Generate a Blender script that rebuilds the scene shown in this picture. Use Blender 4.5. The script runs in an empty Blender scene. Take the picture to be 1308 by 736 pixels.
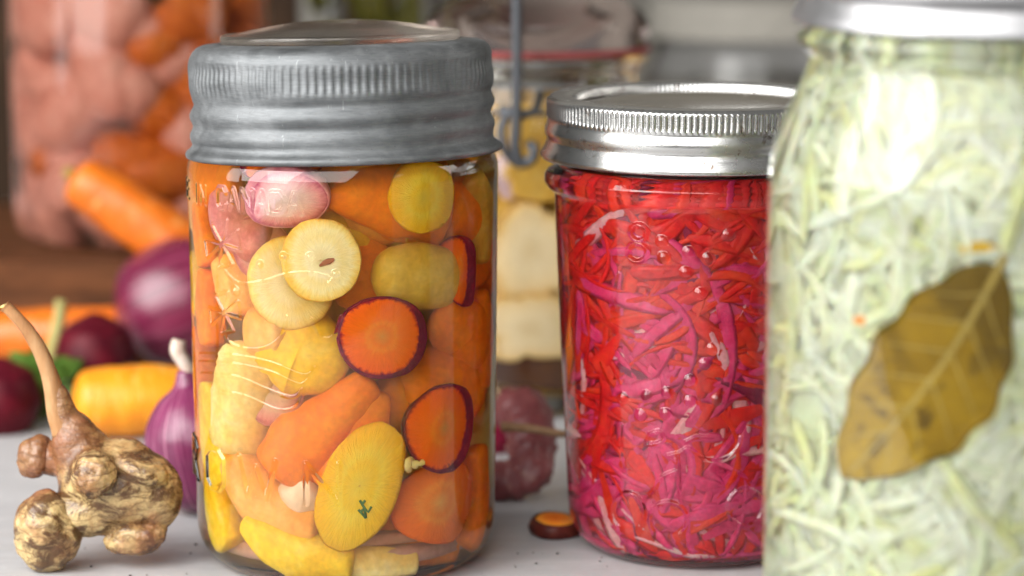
import bpy, bmesh, math, random
import numpy as np
from mathutils import Vector, Matrix, noise as mnoise

S = bpy.context.scene
COL = S.collection
R = math.radians
rng = random.Random(7)

# ------------------------------------------------------------------ camera
PITCH = R(9.3); CAMH = 0.198; FPX = 3360.0
cam_d = bpy.data.cameras.new('camera'); cam = bpy.data.objects.new('camera', cam_d)
COL.objects.link(cam); S.camera = cam
cam.location = (0, 0, CAMH); cam.rotation_euler = (math.pi/2 - PITCH, 0, 0)
cam_d.sensor_width = 36; cam_d.lens = FPX/1308*36
cam_d.clip_start = 0.02; cam_d.clip_end = 30
cam_d.dof.use_dof = True; cam_d.dof.focus_distance = 0.705
cam_d.dof.aperture_fstop = (cam_d.lens/1000)/0.0122

# ------------------------------------------------------------------ light
W = bpy.data.worlds.new('World'); S.world = W; W.use_nodes = True
bgn = W.node_tree.nodes['Background']
bgn.inputs['Color'].default_value = (1.0, 0.97, 0.93, 1); bgn.inputs['Strength'].default_value = 0.13

def area_light(name, loc, target, sx, sy, power, col=(1, 1, 1)):
    l = bpy.data.lights.new(name, 'AREA'); l.shape = 'RECTANGLE'; l.size = sx; l.size_y = sy
    l.energy = power; l.color = col
    o = bpy.data.objects.new(name, l); COL.objects.link(o); o.location = loc
    d = Vector(target) - Vector(loc)
    o.rotation_euler = d.to_track_quat('-Z', 'Y').to_euler()
    return o
area_light('window_light', (-0.60, 0.34, 0.44), (0.02, 0.78, 0.05), 0.56, 0.74, 8.5, (1.0, 0.985, 0.96))
area_light('tall_window_light', (-0.98, 0.62, 0.42), (-0.10, 0.85, 0.10), 0.22, 0.85, 3.0, (1.0, 0.99, 0.97))
area_light('front_fill_light', (-0.60, -0.60, 0.95), (0.02, 0.74, 0.08), 1.9, 1.3, 36, (1.0, 0.99, 0.97))  # unseen fill added high in front to brighten the jar contents, not a window
area_light('right_fill_light', (0.9, 0.80, 0.45), (0.05, 0.78, 0.08), 0.22, 0.7, 2.0, (1.0, 0.95, 0.88))
S.view_settings.view_transform = 'Standard'; S.view_settings.look = 'None'
S.view_settings.exposure = 0.22; S.view_settings.gamma = 1.0
S.render.engine = 'CYCLES'
cy = S.cycles
cy.max_bounces = 18; cy.transmission_bounces = 16; cy.glossy_bounces = 5; cy.diffuse_bounces = 4
cy.volume_bounces = 1; cy.transparent_max_bounces = 8; cy.sample_clamp_indirect = 6.0; cy.use_denoising = True
cy.caustics_reflective = False; cy.caustics_refractive = True; cy.blur_glossy = 0.6

# ------------------------------------------------------------------ pixel helpers (photo pixels, 1308 x 736)
FWD = Vector((0, math.cos(PITCH), -math.sin(PITCH))); UP = Vector((0, math.sin(PITCH), math.cos(PITCH)))
CO = Vector((0, 0, CAMH))
def ray(px, py):
    return (FWD + Vector((1, 0, 0))*((px-654)/FPX) - UP*((py-368)/FPX)).normalized()
def at(px, py, Y):
    d = ray(px, py); return CO + d*(Y/d.y)
def ground(px, py):
    d = ray(px, py); return CO + d*(-CAMH/d.z)
def mpp(Y): return Y/math.cos(PITCH)*0.995/FPX      # metres per pixel, roughly, at distance Y

def cyl_hit(o, d, cx, cyy, r, far=False):
    ox, oy = o.x-cx, o.y-cyy
    a = d.x*d.x+d.y*d.y; b = 2*(ox*d.x+oy*d.y); c = ox*ox+oy*oy-r*r
    disc = b*b-4*a*c
    if disc < 0: return None
    t = (-b+(1 if far else -1)*math.sqrt(disc))/(2*a)
    return o+d*t
def refract(d, n, eta):
    c = -n.dot(d); k = 1-eta*eta*(1-c*c)
    if k < 0: return None
    return d*eta + n*(eta*c-math.sqrt(k))
class Jar: pass
def jar_pt(J, px, py, depth):
    """point inside a jar that shows at the pixel, depth metres behind the inner wall, and the direction of sight there"""
    d = ray(px, py); p = cyl_hit(CO, d, J.x, J.y, J.r)
    if p is None:
        px = 654+(px-654)*0.99; s = 1 if px > J.pxc else -1
        return jar_pt(J, px - 3*s, py, depth)
    n = Vector((p.x-J.x, p.y-J.y, 0)).normalized()
    d2 = refract(d, n, 1/1.5)
    q = cyl_hit(p, d2, J.x, J.y, J.ri)
    if q is None: q = p; d3 = d2
    else:
        n2 = Vector((q.x-J.x, q.y-J.y, 0)).normalized(); d3 = refract(d2, n2, 1.5/1.34) or d2
    return q + d3*depth, d3
def jar_surf(J, px, py):
    """(theta, z) on the outer wall seen at the pixel; theta 0 faces the camera side"""
    d = ray(px, py); p = cyl_hit(CO, d, J.x, J.y, J.r)
    if p is None: return None
    return math.atan2(p.x-J.x, -(p.y-J.y)), p.z

# ------------------------------------------------------------------ object helpers
def tag(o, label=None, cat=None, group=None, kind=None):
    if label: o['label'] = label
    if cat: o['category'] = cat
    if group: o['group'] = group
    if kind: o['kind'] = kind
    return o
def mk(name, verts, faces, mats, parent=None, origin=None, pol=None, smooth=True, midx=None):
    """mesh object from world-space vertices; origin is its own (or its parent's) location"""
    v = np.asarray(verts, dtype=float)
    if origin is None:
        origin = Vector(parent.location) if parent is not None and parent.parent is None else (
            (parent.location + parent.parent.location) if parent is not None else Vector(v.mean(axis=0)))
    origin = Vector(origin)
    me = bpy.data.meshes.new(name)
    me.from_pydata((v-np.array(origin)).tolist(), [], faces)
    if not isinstance(mats, (list, tuple)): mats = [mats]
    for m in mats: me.materials.append(m)
    if midx is not None: me.polygons.foreach_set('material_index', midx)
    if smooth: me.polygons.foreach_set('use_smooth', [True]*len(me.polygons))
    if pol is not None:
        a = me.attributes.new('pol', 'FLOAT_VECTOR', 'POINT'); a.data.foreach_set('vector', np.asarray(pol, dtype=float).ravel())
    me.update()
    o = bpy.data.objects.new(name, me); COL.objects.link(o)
    if parent is not None: o.parent = parent
    else: o.location = origin
    return o
def empty(name, loc):
    o = bpy.data.objects.new(name, None); COL.objects.link(o); o.location = loc; o.empty_display_size = 0.01
    return o
def grid_faces(nu, nv, wrap_u=False, off=0):
    f = []
    for i in range(nu if wrap_u else nu-1):
        i2 = (i+1) % nu
        for j in range(nv-1):
            f.append((off+i*nv+j, off+i2*nv+j, off+i2*nv+j+1, off+i*nv+j+1))
    return f
def lathe(profile, seg, cx, cyy, rmod=None, tilt=None, pivot=None):
    """profile of (r, z), first at the top outside going down gives outward faces when listed from top; returns verts, faces"""
    P = np.array(profile); nv = len(P)
    th = np.linspace(0, 2*math.pi, seg, endpoint=False)
    rr = np.repeat(P[None, :, 0], seg, 0); zz = np.repeat(P[None, :, 1], seg, 0)
    if rmod is not None:
        dr, dz = rmod(th[:, None], P[None, :, 0], P[None, :, 1]); rr = rr+dr; zz = zz+dz
    x = rr*np.sin(th)[:, None]; y = -rr*np.cos(th)[:, None]
    V = np.stack([x, y, zz], -1).reshape(-1, 3)
    if tilt is not None:
        M = np.array(tilt); pv = np.array([0, 0, pivot]); V = (V-pv) @ M.T + pv
    V += np.array([cx, cyy, 0])
    F = []
    for i in range(seg):
        i2 = (i+1) % seg
        for j in range(nv-1):
            a, b, c, d = i*nv+j, i*nv+j+1, i2*nv+j+1, i2*nv+j
            if P[j, 0] < 1e-7 and rmod is None: F.append((a, b, c))
            elif P[j+1, 0] < 1e-7 and rmod is None: F.append((a, b, d))
            else: F.append((a, b, c, d))
    return V, F
def clean(o, dist=1e-6):
    bm = bmesh.new(); bm.from_mesh(o.data); bmesh.ops.remove_doubles(bm, verts=bm.verts, dist=dist)
    bmesh.ops.dissolve_degenerate(bm, edges=bm.edges, dist=1e-8)
    bmesh.ops.recalc_face_normals(bm, faces=bm.faces); bm.to_mesh(o.data); bm.free(); o.data.update()
    return o
def smooth_profile(pts, n):
    """Catmull-Rom through the points"""
    P = [Vector((p[0], p[1], 0)) for p in pts]; out = []
    for i in range(len(P)-1):
        p0 = P[max(i-1, 0)]; p1 = P[i]; p2 = P[i+1]; p3 = P[min(i+2, len(P)-1)]
        for k in range(n):
            t = k/n
            q = 0.5*((2*p1)+(-p0+p2)*t+(2*p0-5*p1+4*p2-p3)*t*t+(-p0+3*p1-3*p2+p3)*t**3)
            out.append((max(q.x, 0), q.y))
    out.append(pts[-1]); return out
def spline(pts, n):
    P = [Vector(p) for p in pts]; out = []
    for i in range(len(P)-1):
        p0 = P[max(i-1, 0)]; p1 = P[i]; p2 = P[i+1]; p3 = P[min(i+2, len(P)-1)]
        for k in range(n):
            t = k/n
            out.append(0.5*((2*p1)+(-p0+p2)*t+(2*p0-5*p1+4*p2-p3)*t*t+(-p0+3*p1-3*p2+p3)*t**3))
    out.append(P[-1]); return out
def tube(path, radii, seg=16, bump=0.0, seed=0, flat=1.0, caps=True, up0=None):
    """closed tube along a path of points"""
    V = []; F = []; pol = []
    n = len(path); up = up0 or Vector((0.13, 0.31, 0.94)).normalized()
    L = [0]
    for i in range(1, n): L.append(L[-1]+(path[i]-path[i-1]).length)
    for i in range(n):
        t = (path[min(i+1, n-1)]-path[max(i-1, 0)]).normalized()
        a = t.cross(up)
        if a.length < 1e-4: a = t.cross(Vector((1, 0, 0)))
        a.normalize(); b = a.cross(t).normalized(); up = b
        for k in range(seg):
            th = 2*math.pi*k/seg; r = radii[i]
            if bump:
                r *= 1+bump*mnoise.noise(Vector((math.cos(th)*1.1+seed*7.3, math.sin(th)*1.1, L[i]*90+seed)))+.45*bump*mnoise.noise(Vector((math.cos(th)*3.1+seed, math.sin(th)*3.1, L[i]*260+seed)))
            V.append(path[i]+a*(math.cos(th)*r)+b*(math.sin(th)*r*flat)); pol.append((math.cos(th), math.sin(th), i/(n-1)))
    for i in range(n-1):
        for k in range(seg):
            k2 = (k+1) % seg
            F.append((i*seg+k, i*seg+k2, (i+1)*seg+k2, (i+1)*seg+k))
    if caps:
        V.append(path[0]); pol.append((0, 0, 0)); c0 = len(V)-1; V.append(path[-1]); pol.append((0, 0, 1)); c1 = len(V)-1
        for k in range(seg):
            k2 = (k+1) % seg
            F.append((c0, k2, k)); F.append((c1, (n-1)*seg+k, (n-1)*seg+k2))
    return [tuple(v) for v in V], F, pol
def clamp_jar(V, J, gap=0.0005, zmin=0.004):
    V = np.array([tuple(v) for v in V]); dx = V[:, 0]-J.x; dy = V[:, 1]-J.y; rr = np.hypot(dx, dy)
    lim = J.rin(V[:, 2])-gap
    k = np.where(rr > lim, lim/np.maximum(rr, 1e-9), 1.0)
    V[:, 0] = J.x+dx*k; V[:, 1] = J.y+dy*k
    V[:, 2] = np.maximum(V[:, 2], zmin); V[:, 2] = np.minimum(V[:, 2], J.ztop-0.001)
    return V

def clamp_front(V, J):
    """keep packed pieces behind the front layer"""
    V = clamp_jar(V, J, .0008); dx = V[:, 0]-J.x; dy = V[:, 1]-J.y; rr = np.maximum(np.hypot(dx, dy), 1e-6); c = np.clip(-dy/rr, 0, 1)
    lim = J.rin(V[:, 2])-.0008-.0088*np.clip(c*1.6, 0, 1); k = np.where(rr > lim, lim/rr, 1); V[:, 0] = J.x+dx*k; V[:, 1] = J.y+dy*k; return V

# ------------------------------------------------------------------ materials
def new_mat(name):
    m = bpy.data.materials.new(name); m.use_nodes = True
    nt = m.node_tree; return m, nt, nt.nodes, nt.links, nt.nodes['Principled BSDF']
def ramp(N, stops, interp='LINEAR'):
    r = N.new('ShaderNodeValToRGB'); cr = r.color_ramp; cr.interpolation = interp
    while len(cr.elements) < len(stops): cr.elements.new(0.5)
    for e, (p, c) in zip(cr.elements, stops): e.position = p; e.color = (*c, 1)
    return r
def noise_n(N, L, vec, scale, detail=4, rough=0.55, dist=0.0):
    n = N.new('ShaderNodeTexNoise'); n.inputs['Scale'].default_value = scale; n.inputs['Detail'].default_value = detail
    n.inputs['Roughness'].default_value = rough; n.inputs['Distortion'].default_value = dist
    if vec is not None: L.new(vec, n.inputs['Vector'])
    return n
def math_n(N, L, op, a, b=None, clamp=False):
    m = N.new('ShaderNodeMath'); m.operation = op; m.use_clamp = clamp
    for i, s in enumerate((a, b)):
        if s is None: continue
        if isinstance(s, (int, float)): m.inputs[i].default_value = s
        else: L.new(s, m.inputs[i])
    return m.outputs[0]
def mix_n(N, L, fac, a, b, mode='MIX'):
    m = N.new('ShaderNodeMix'); m.data_type = 'RGBA'; m.blend_type = mode
    for s, i in ((fac, 0), (a, 6), (b, 7)):
        if isinstance(s, (int, float)): m.inputs[i].default_value = s
        elif isinstance(s, tuple): m.inputs[i].default_value = (*s, 1)
        else: L.new(s, m.inputs[i])
    return m.outputs[2]
def bump_n(N, L, P, h, strength, dist):
    b = N.new('ShaderNodeBump'); b.inputs['Strength'].default_value = strength; b.inputs['Distance'].default_value = dist
    L.new(h, b.inputs['Height']); L.new(b.outputs[0], P.inputs['Normal']); return b
def coord(N, which='Object'): return N.new('ShaderNodeTexCoord').outputs[which]
def mapping(N, L, vec, sc):
    m = N.new('ShaderNodeMapping'); m.inputs['Scale'].default_value = sc; L.new(vec, m.inputs['Vector']); return m.outputs[0]

def glass_mat(name, ior=1.5, col=(1, 1, 1), vol=None, rough=0.0, bump=0.0):
    m, nt, N, L, P = new_mat(name); N.remove(P); out = N['Material Output']
    g = N.new('ShaderNodeBsdfGlass'); g.inputs['IOR'].default_value = ior; g.inputs['Color'].default_value = (*col, 1)
    g.inputs['Roughness'].default_value = rough
    L.new(g.outputs[0], out.inputs['Surface'])
    if bump:
        n = noise_n(N, L, coord(N), 70, 2)
        b = N.new('ShaderNodeBump'); b.inputs['Strength'].default_value = bump; b.inputs['Distance'].default_value = 0.001
        L.new(n.outputs[0], b.inputs['Height']); L.new(b.outputs[0], g.inputs['Normal'])
    if vol:
        v = N.new('ShaderNodeVolumeAbsorption'); v.inputs['Density'].default_value = vol[0]; v.inputs['Color'].default_value = (*vol[1], 1)
        if len(vol) > 2:
            sc = N.new('ShaderNodeVolumeScatter'); sc.inputs['Density'].default_value = vol[2]; sc.inputs['Color'].default_value = (*vol[3], 1); sc.inputs['Anisotropy'].default_value = 0.3
            ad = N.new('ShaderNodeAddShader'); L.new(v.outputs[0], ad.inputs[0]); L.new(sc.outputs[0], ad.inputs[1]); L.new(ad.outputs[0], out.inputs['Volume'])
        else: L.new(v.outputs[0], out.inputs['Volume'])
    return m
GLASS = glass_mat('jar_glass', 1.5, (0.99, 1.0, 0.99), bump=0.06)
GLASS_BACK = glass_mat('back_jar_glass', 1.38, (0.99, 0.99, 0.98))
GLASS_THICK = glass_mat('insert_glass', 1.5, (0.93, 0.90, 0.87), rough=0.22)
BRINE_AMBER = glass_mat('amber_brine', 1.34/1.5, (1, 1, 1), (66, (0.988, 0.70, 0.06), 38, (1.0, 0.66, 0.26)))
BRINE_RED = glass_mat('red_brine', 1.34/1.5, (1, 1, 1), (80, (0.97, 0.08, 0.24), 90, (1.0, 0.42, 0.50)))
BRINE_GREEN = glass_mat('green_brine', 1.34/1.5, (1, 1, 1), (30, (0.985, 0.965, 0.36), 140, (1.0, 0.98, 0.70)))

def slice_mat(name, stops, streak=0.25, rough=0.32, sss=0.3, coat=0.0):
    """cut vegetable face: colour by distance from the core, streaked along the radius"""
    m, nt, N, L, P = new_mat(name)
    a = N.new('ShaderNodeAttribute'); a.attribute_name = 'pol'
    s = N.new('ShaderNodeSeparateXYZ'); L.new(a.outputs['Vector'], s.inputs[0])
    st = noise_n(N, L, mapping(N, L, a.outputs['Vector'], (5, 5, 1.6)), 1.6, 4)
    wob = noise_n(N, L, coord(N), 420, 4)
    rad = math_n(N, L, 'ADD', s.outputs['Z'], math_n(N, L, 'MULTIPLY', math_n(N, L, 'SUBTRACT', st.outputs[0], 0.5), streak))
    rad = math_n(N, L, 'ADD', rad, math_n(N, L, 'MULTIPLY', math_n(N, L, 'SUBTRACT', wob.outputs[0], 0.5), 0.16))
    r = ramp(N, stops); L.new(rad, r.inputs[0])
    fine = noise_n(N, L, mapping(N, L, a.outputs['Vector'], (14, 14, 2)), 2.5, 3)
    c = mix_n(N, L, 0.5, r.outputs[0], ramp_out(N, L, fine.outputs[0], (0.80, 0.78, 0.76), (1.15, 1.15, 1.15)), 'MULTIPLY')
    L.new(c, P.inputs['Base Color']); P.inputs['Roughness'].default_value = rough
    P.inputs['Subsurface Weight'].default_value = sss; P.inputs['Subsurface Radius'].default_value = (1, 0.4, 0.15)
    P.inputs['Subsurface Scale'].default_value = 0.005; P.inputs['Specular IOR Level'].default_value = 0.06
    kw = N.new('ShaderNodeTexWave'); kw.inputs['Scale'].default_value = 170; kw.inputs['Distortion'].default_value = 3; kw.inputs['Detail'].default_value = 2; L.new(coord(N), kw.inputs['Vector'])
    bump_n(N, L, P, mix_n(N, L, .08, fine.outputs[0], kw.outputs[0]), 0.45, 0.0007)
    return m
def ramp_out(N, L, fac, c0, c1, p0=0.3, p1=0.7):
    r = ramp(N, [(p0, c0), (p1, c1)]); L.new(fac, r.inputs[0]); return r.outputs[0]
def veg_mat(name, cols, scale=160, rough=0.35, sss=0.3, stretch=(1, 1, 1), bump=0.3, vein=None, spec=0.12):
    """blotchy vegetable skin or flesh from two to four colours"""
    m, nt, N, L, P = new_mat(name)
    v = mapping(N, L, coord(N), stretch)
    n = noise_n(N, L, v, scale, 6, 0.6, 0.3); k = len(cols)
    r = ramp(N, [(0.28+0.44*i/(k-1), c) for i, c in enumerate(cols)]); L.new(n.outputs[0], r.inputs[0])
    f = noise_n(N, L, v, scale*5, 3)
    c = mix_n(N, L, 0.45, r.outputs[0], ramp_out(N, L, f.outputs[0], (0.70, 0.66, 0.62), (1.15, 1.15, 1.15)), 'MULTIPLY')
    if vein is not None:
        f2 = noise_n(N, L, v, scale*2.2, 5, 0.65, 1.0)
        c = mix_n(N, L, ramp_out(N, L, f2.outputs[0], (0, 0, 0), (1, 1, 1), 0.56, 0.66), c, vein)
    L.new(c, P.inputs['Base Color']); P.inputs['Roughness'].default_value = rough
    P.inputs['Subsurface Weight'].default_value = sss; P.inputs['Subsurface Radius'].default_value = (1, 0.4, 0.15)
    P.inputs['Subsurface Scale'].default_value = 0.004; P.inputs['Specular IOR Level'].default_value = spec
    bump_n(N, L, P, n.outputs[0], bump, 0.0012)
    return m
def ring_mat(name, cols, ring_col, axis_scale, rough=0.38, sss=0.1):
    """carrot skin: blotchy with fine pale rings round the root (pol.z runs along it)"""
    m, nt, N, L, P = new_mat(name)
    a = N.new('ShaderNodeAttribute'); a.attribute_name = 'pol'
    n = noise_n(N, L, coord(N), 90, 5); r = ramp(N, [(0.3, cols[0]), (0.7, cols[1])]); L.new(n.outputs[0], r.inputs[0])
    rn = noise_n(N, L, mapping(N, L, a.outputs['Vector'], (0.8, 0.8, axis_scale)), 1.0, 3)
    f = ramp_out(N, L, rn.outputs[0], (0, 0, 0), (1, 1, 1), 0.58, 0.70)
    c = mix_n(N, L, math_n(N, L, 'MULTIPLY', f, 0.55), r.outputs[0], ring_col)
    L.new(c, P.inputs['Base Color']); P.inputs['Roughness'].default_value = rough
    P.inputs['Subsurface Weight'].default_value = sss; P.inputs['Subsurface Scale'].default_value = 0.003
    bump_n(N, L, P, rn.outputs[0], 0.5, 0.0012)
    return m
def plain(name, col, rough=0.5, metal=0.0):
    m, nt, N, L, P = new_mat(name); P.inputs['Base Color'].default_value = (*col, 1)
    P.inputs['Roughness'].default_value = rough; P.inputs['Metallic'].default_value = metal
    n = noise_n(N, L, coord(N), 260, 4)
    c = mix_n(N, L, 0.5, (col[0], col[1], col[2]), ramp_out(N, L, n.outputs[0], (0.7, 0.7, 0.7), (1.15, 1.15, 1.15)), 'MULTIPLY')
    L.new(c, P.inputs['Base Color']); return m

def zinc_mat():
    m, nt, N, L, P = new_mat('weathered_zinc')
    co = coord(N)
    big = noise_n(N, L, co, 55, 6, 0.62, 0.6)
    scr = noise_n(N, L, mapping(N, L, co, (1, 1, 9)), 260, 5, 0.7)
    w = N.new('ShaderNodeTexNoise'); w.inputs['Scale'].default_value = 900; w.inputs['Detail'].default_value = 3
    L.new(mapping(N, L, co, (0.25, 0.25, 1.0)), w.inputs['Vector'])
    r = ramp(N, [(0.25, (0.10, 0.106, 0.11)), (0.5, (0.185, 0.193, 0.20)), (0.75, (0.29, 0.30, 0.308))]); L.new(big.outputs[0], r.inputs[0])
    c = mix_n(N, L, 0.55, r.outputs[0], ramp_out(N, L, scr.outputs[0], (0.62, 0.64, 0.64), (1.2, 1.2, 1.2)), 'MULTIPLY')
    mp = N.new('ShaderNodeMapping'); mp.inputs['Rotation'].default_value = (R(38), R(20), 0); mp.inputs['Scale'].default_value = (1.2, 1.2, .05); L.new(co, mp.inputs['Vector'])
    sl = noise_n(N, L, mp.outputs[0], 650, 2)
    c = mix_n(N, L, ramp_out(N, L, sl.outputs[0], (0, 0, 0), (.3, .3, .3), .68, .76), c, (0.45, 0.46, 0.47))
    pit = noise_n(N, L, co, 1500, 2)
    c = mix_n(N, L, ramp_out(N, L, pit.outputs[0], (0, 0, 0), (0.8, 0.8, 0.8), 0.66, 0.74), c, (0.14, 0.13, 0.12))
    L.new(c, P.inputs['Base Color']); P.inputs['Metallic'].default_value = 0.88
    L.new(ramp_out(N, L, big.outputs[0], (0.52,)*3, (0.74,)*3), P.inputs['Roughness'])
    h = mix_n(N, L, 0.5, w.outputs[0], scr.outputs[0])
    bump_n(N, L, P, h, 0.25, 0.0004)
    return m
ZINC = zinc_mat()
def tin_mat(name, base, rust, r0, r1):
    m, nt, N, L, P = new_mat(name); co = coord(N)
    big = noise_n(N, L, co, 60, 5, 0.6); sp = noise_n(N, L, co, 300, 5, 0.7, 0.5)
    c = mix_n(N, L, 0.6, base, ramp_out(N, L, big.outputs[0], (0.75, 0.75, 0.75), (1.05, 1.05, 1.05)), 'MULTIPLY')
    c = mix_n(N, L, ramp_out(N, L, sp.outputs[0], (0, 0, 0), (rust, rust, rust), 0.595, 0.70), c, (0.13, 0.07, 0.035))
    L.new(c, P.inputs['Base Color']); P.inputs['Metallic'].default_value = 0.95
    L.new(ramp_out(N, L, big.outputs[0], (r0,)*3, (r1,)*3), P.inputs['Roughness'])
    fine = noise_n(N, L, mapping(N, L, co, (1, 1, 14)), 320, 3); bump_n(N, L, P, fine.outputs[0], 0.10, 0.0003)
    return m
TIN = tin_mat('tinned_band', (0.62, 0.62, 0.61), 0.85, 0.18, 0.32)
TIN_LID = tin_mat('tinned_disc', (0.50, 0.46, 0.40), 0.6, 0.16, 0.28)
TIN_CLEAN = tin_mat('clean_band', (0.40, 0.40, 0.41), 0.3, 0.34, 0.46)
WIRE = tin_mat('wire_steel', (0.10, 0.105, 0.115), 0.4, 0.45, 0.6)

ORANGE_FACE = slice_mat('orange_carrot_flesh', [(0.0, (0.80, 0.30, 0.035)), (0.22, (0.95, 0.22, 0.006)), (0.34, (0.97, 0.27, 0.012)), (0.45, (0.97, 0.19, 0.003)), (0.88, (0.95, 0.14, 0.003)), (0.95, (0.45, 0.012, 0.02)), (1.0, (0.12, 0.004, 0.02))])
ORANGE_PLAIN = slice_mat('plain_orange_flesh', [(0.0, (0.93, 0.42, 0.08)), (0.30, (0.90, 0.25, 0.02)), (0.45, (0.93, 0.30, 0.03)), (0.6, (0.90, 0.20, 0.01)), (1.0, (0.80, 0.14, 0.006))])
YELLOW_FACE = slice_mat('yellow_carrot_flesh', [(0.0, (0.90, 0.62, 0.06)), (0.35, (0.93, 0.56, 0.02)), (0.5, (0.92, 0.62, 0.05)), (0.8, (0.92, 0.50, 0.012)), (1.0, (0.86, 0.42, 0.01))])
CREAM_FACE = slice_mat('cream_carrot_flesh', [(0.0, (0.85, 0.66, 0.32)), (0.35, (0.93, 0.78, 0.45)), (0.55, (0.90, 0.70, 0.30)), (0.75, (0.92, 0.74, 0.36)), (0.9, (0.90, 0.62, 0.18)), (1.0, (0.88, 0.5, 0.09))])
PINK_FACE = slice_mat('pink_radish_flesh', [(0.0, (0.92, 0.70, 0.68)), (0.5, (0.92, 0.62, 0.6)), (0.8, (0.86, 0.35, 0.38)), (1.0, (0.5, 0.05, 0.14))])
PURPLE_SKIN = veg_mat('purple_carrot_skin', [(0.06, 0.003, 0.015), (0.16, 0.006, 0.03), (0.30, 0.02, 0.03)], 300, 0.28)
PINK_SKIN = veg_mat('pink_radish_skin', [(0.50, 0.10, 0.16), (0.70, 0.25, 0.28), (0.8, 0.4, 0.4)], 200)
ORANGE_SKIN = veg_mat('orange_carrot_piece', [(0.88, 0.18, 0.003), (0.95, 0.25, 0.006), (0.96, 0.33, 0.015)], 110)
PEACH_SKIN = veg_mat('peach_carrot_piece', [(0.92, 0.34, 0.05), (0.94, 0.44, 0.10), (0.95, 0.56, 0.20)], 110)
YELLOW_SKIN = veg_mat('yellow_carrot_piece', [(0.86, 0.42, 0.01), (0.92, 0.56, 0.02), (0.93, 0.66, 0.10)], 110)
CREAM_SKIN = veg_mat('cream_carrot_piece', [(0.90, 0.54, 0.12), (0.93, 0.66, 0.22), (0.94, 0.75, 0.36)], 110)
OLIVE_SKIN = veg_mat('olive_yellow_piece', [(0.62, 0.36, 0.03), (0.74, 0.48, 0.06), (0.80, 0.58, 0.13)], 120)
DILL = plain('dill_green', (0.07, 0.17, 0.02), 0.5)

# ------------------------------------------------------------------ setting: table, wall, panel
def table_mat():
    m, nt, N, L, P = new_mat('white_painted_wood'); co = coord(N)
    n = noise_n(N, L, mapping(N, L, co, (1, 9, 1)), 14, 8, 0.68); f = noise_n(N, L, co, 160, 5, 0.6)
    c = mix_n(N, L, n.outputs[0], (0.32, 0.32, 0.33), (0.54, 0.54, 0.545))
    c = mix_n(N, L, ramp_out(N, L, f.outputs[0], (0, 0, 0), (0.35, 0.35, 0.35), 0.52, 0.7), c, (0.55, 0.55, 0.56))
    sp = noise_n(N, L, co, 700, 2); c = mix_n(N, L, ramp_out(N, L, sp.outputs[0], (0, 0, 0), (0.6, 0.6, 0.6), 0.72, 0.78), c, (0.2, 0.19, 0.18))
    sc = noise_n(N, L, mapping(N, L, co, (.5, 14, 1)), 70, 4, .6); c = mix_n(N, L, ramp_out(N, L, sc.outputs[0], (0, 0, 0), (.5, .5, .5), .60, .70), c, (0.30, 0.29, 0.285))
    st_ = noise_n(N, L, co, 22, 5, .65); c = mix_n(N, L, ramp_out(N, L, st_.outputs[0], (0, 0, 0), (.35, .35, .35), .52, .68), c, (0.36, 0.33, 0.30))
    L.new(c, P.inputs['Base Color']); P.inputs['Roughness'].default_value = 0.5
    bump_n(N, L, P, f.outputs[0], 0.25, 0.0008); return m
def box_vf(x0, x1, y0, y1, z0, z1, bev=0.0):
    bm = bmesh.new(); bmesh.ops.create_cube(bm, size=1)
    for v in bm.verts: v.co = Vector(((x0+x1)/2+v.co.x*(x1-x0), (y0+y1)/2+v.co.y*(y1-y0), (z0+z1)/2+v.co.z*(z1-z0)))
    if bev: bmesh.ops.bevel(bm, geom=bm.edges, offset=bev, segments=2, affect='EDGES')
    bm.verts.index_update(); V = [tuple(v.co) for v in bm.verts]; F = [tuple(v.index for v in f.verts) for f in bm.faces]; bm.free()
    return V, F
V, F = box_vf(-0.62, 1.0, 0.34, 1.75, -0.03, 0.0, 0.003)
tag(mk('table_top', V, F, table_mat(), smooth=False), 'white painted table top with faint brush marks and crumbs', kind='structure')
def wood_mat(name, c0, c1, sc=(1, 6, 6)):
    m, nt, N, L, P = new_mat(name); co = coord(N)
    n = noise_n(N, L, mapping(N, L, co, sc), 18, 6, 0.65, 0.6)
    r = ramp(N, [(0.3, c0), (0.7, c1)]); L.new(n.outputs[0], r.inputs[0]); L.new(r.outputs[0], P.inputs['Base Color'])
    P.inputs['Roughness'].default_value = 0.7; P.inputs['Specular IOR Level'].default_value = 0.15; bump_n(N, L, P, n.outputs[0], 0.4, 0.002); return m
DARKWOOD = wood_mat('dark_brown_wood', (0.012, 0.007, 0.004), (0.05, 0.025, 0.012), (5, 5, 1))
CRATEWOOD = wood_mat('brown_crate_wood', (0.05, 0.018, 0.007), (0.14, 0.05, 0.018))
WALLM = plain('grey_wall_paint', (0.27, 0.255, 0.225), 0.8)
V, F = box_vf(-1.2, 1.2, 1.80, 1.86, -0.4, 1.0)
tag(mk('wall', V, F, WALLM, smooth=False), 'pale grey wall behind the jars', kind='structure')
# dark plank panel standing behind the left jars
x0 = at(-260, 60, 1.5).x; x1 = at(548, 60, 1.5).x
pan = empty('wood_panel', ((x0+x1)/2, 1.5, 0.0)); tag(pan, 'dark brown plank panel standing behind the jars at the left', 'wood panel')
nb = 5
for i in range(nb):
    a = x0+(x1-x0)*i/nb; b = x0+(x1-x0)*(i+1)/nb
    V, F = box_vf(a+0.0008, b-0.0008, 1.5, 1.518, 0.0005, 0.45, 0.002)
    mk('plank', V, F, DARKWOOD, pan, smooth=False)
V, F = box_vf(x0, x1, 1.5185, 1.53, 0.10, 0.14); mk('batten', V, F, DARKWOOD, pan, smooth=False)

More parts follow.
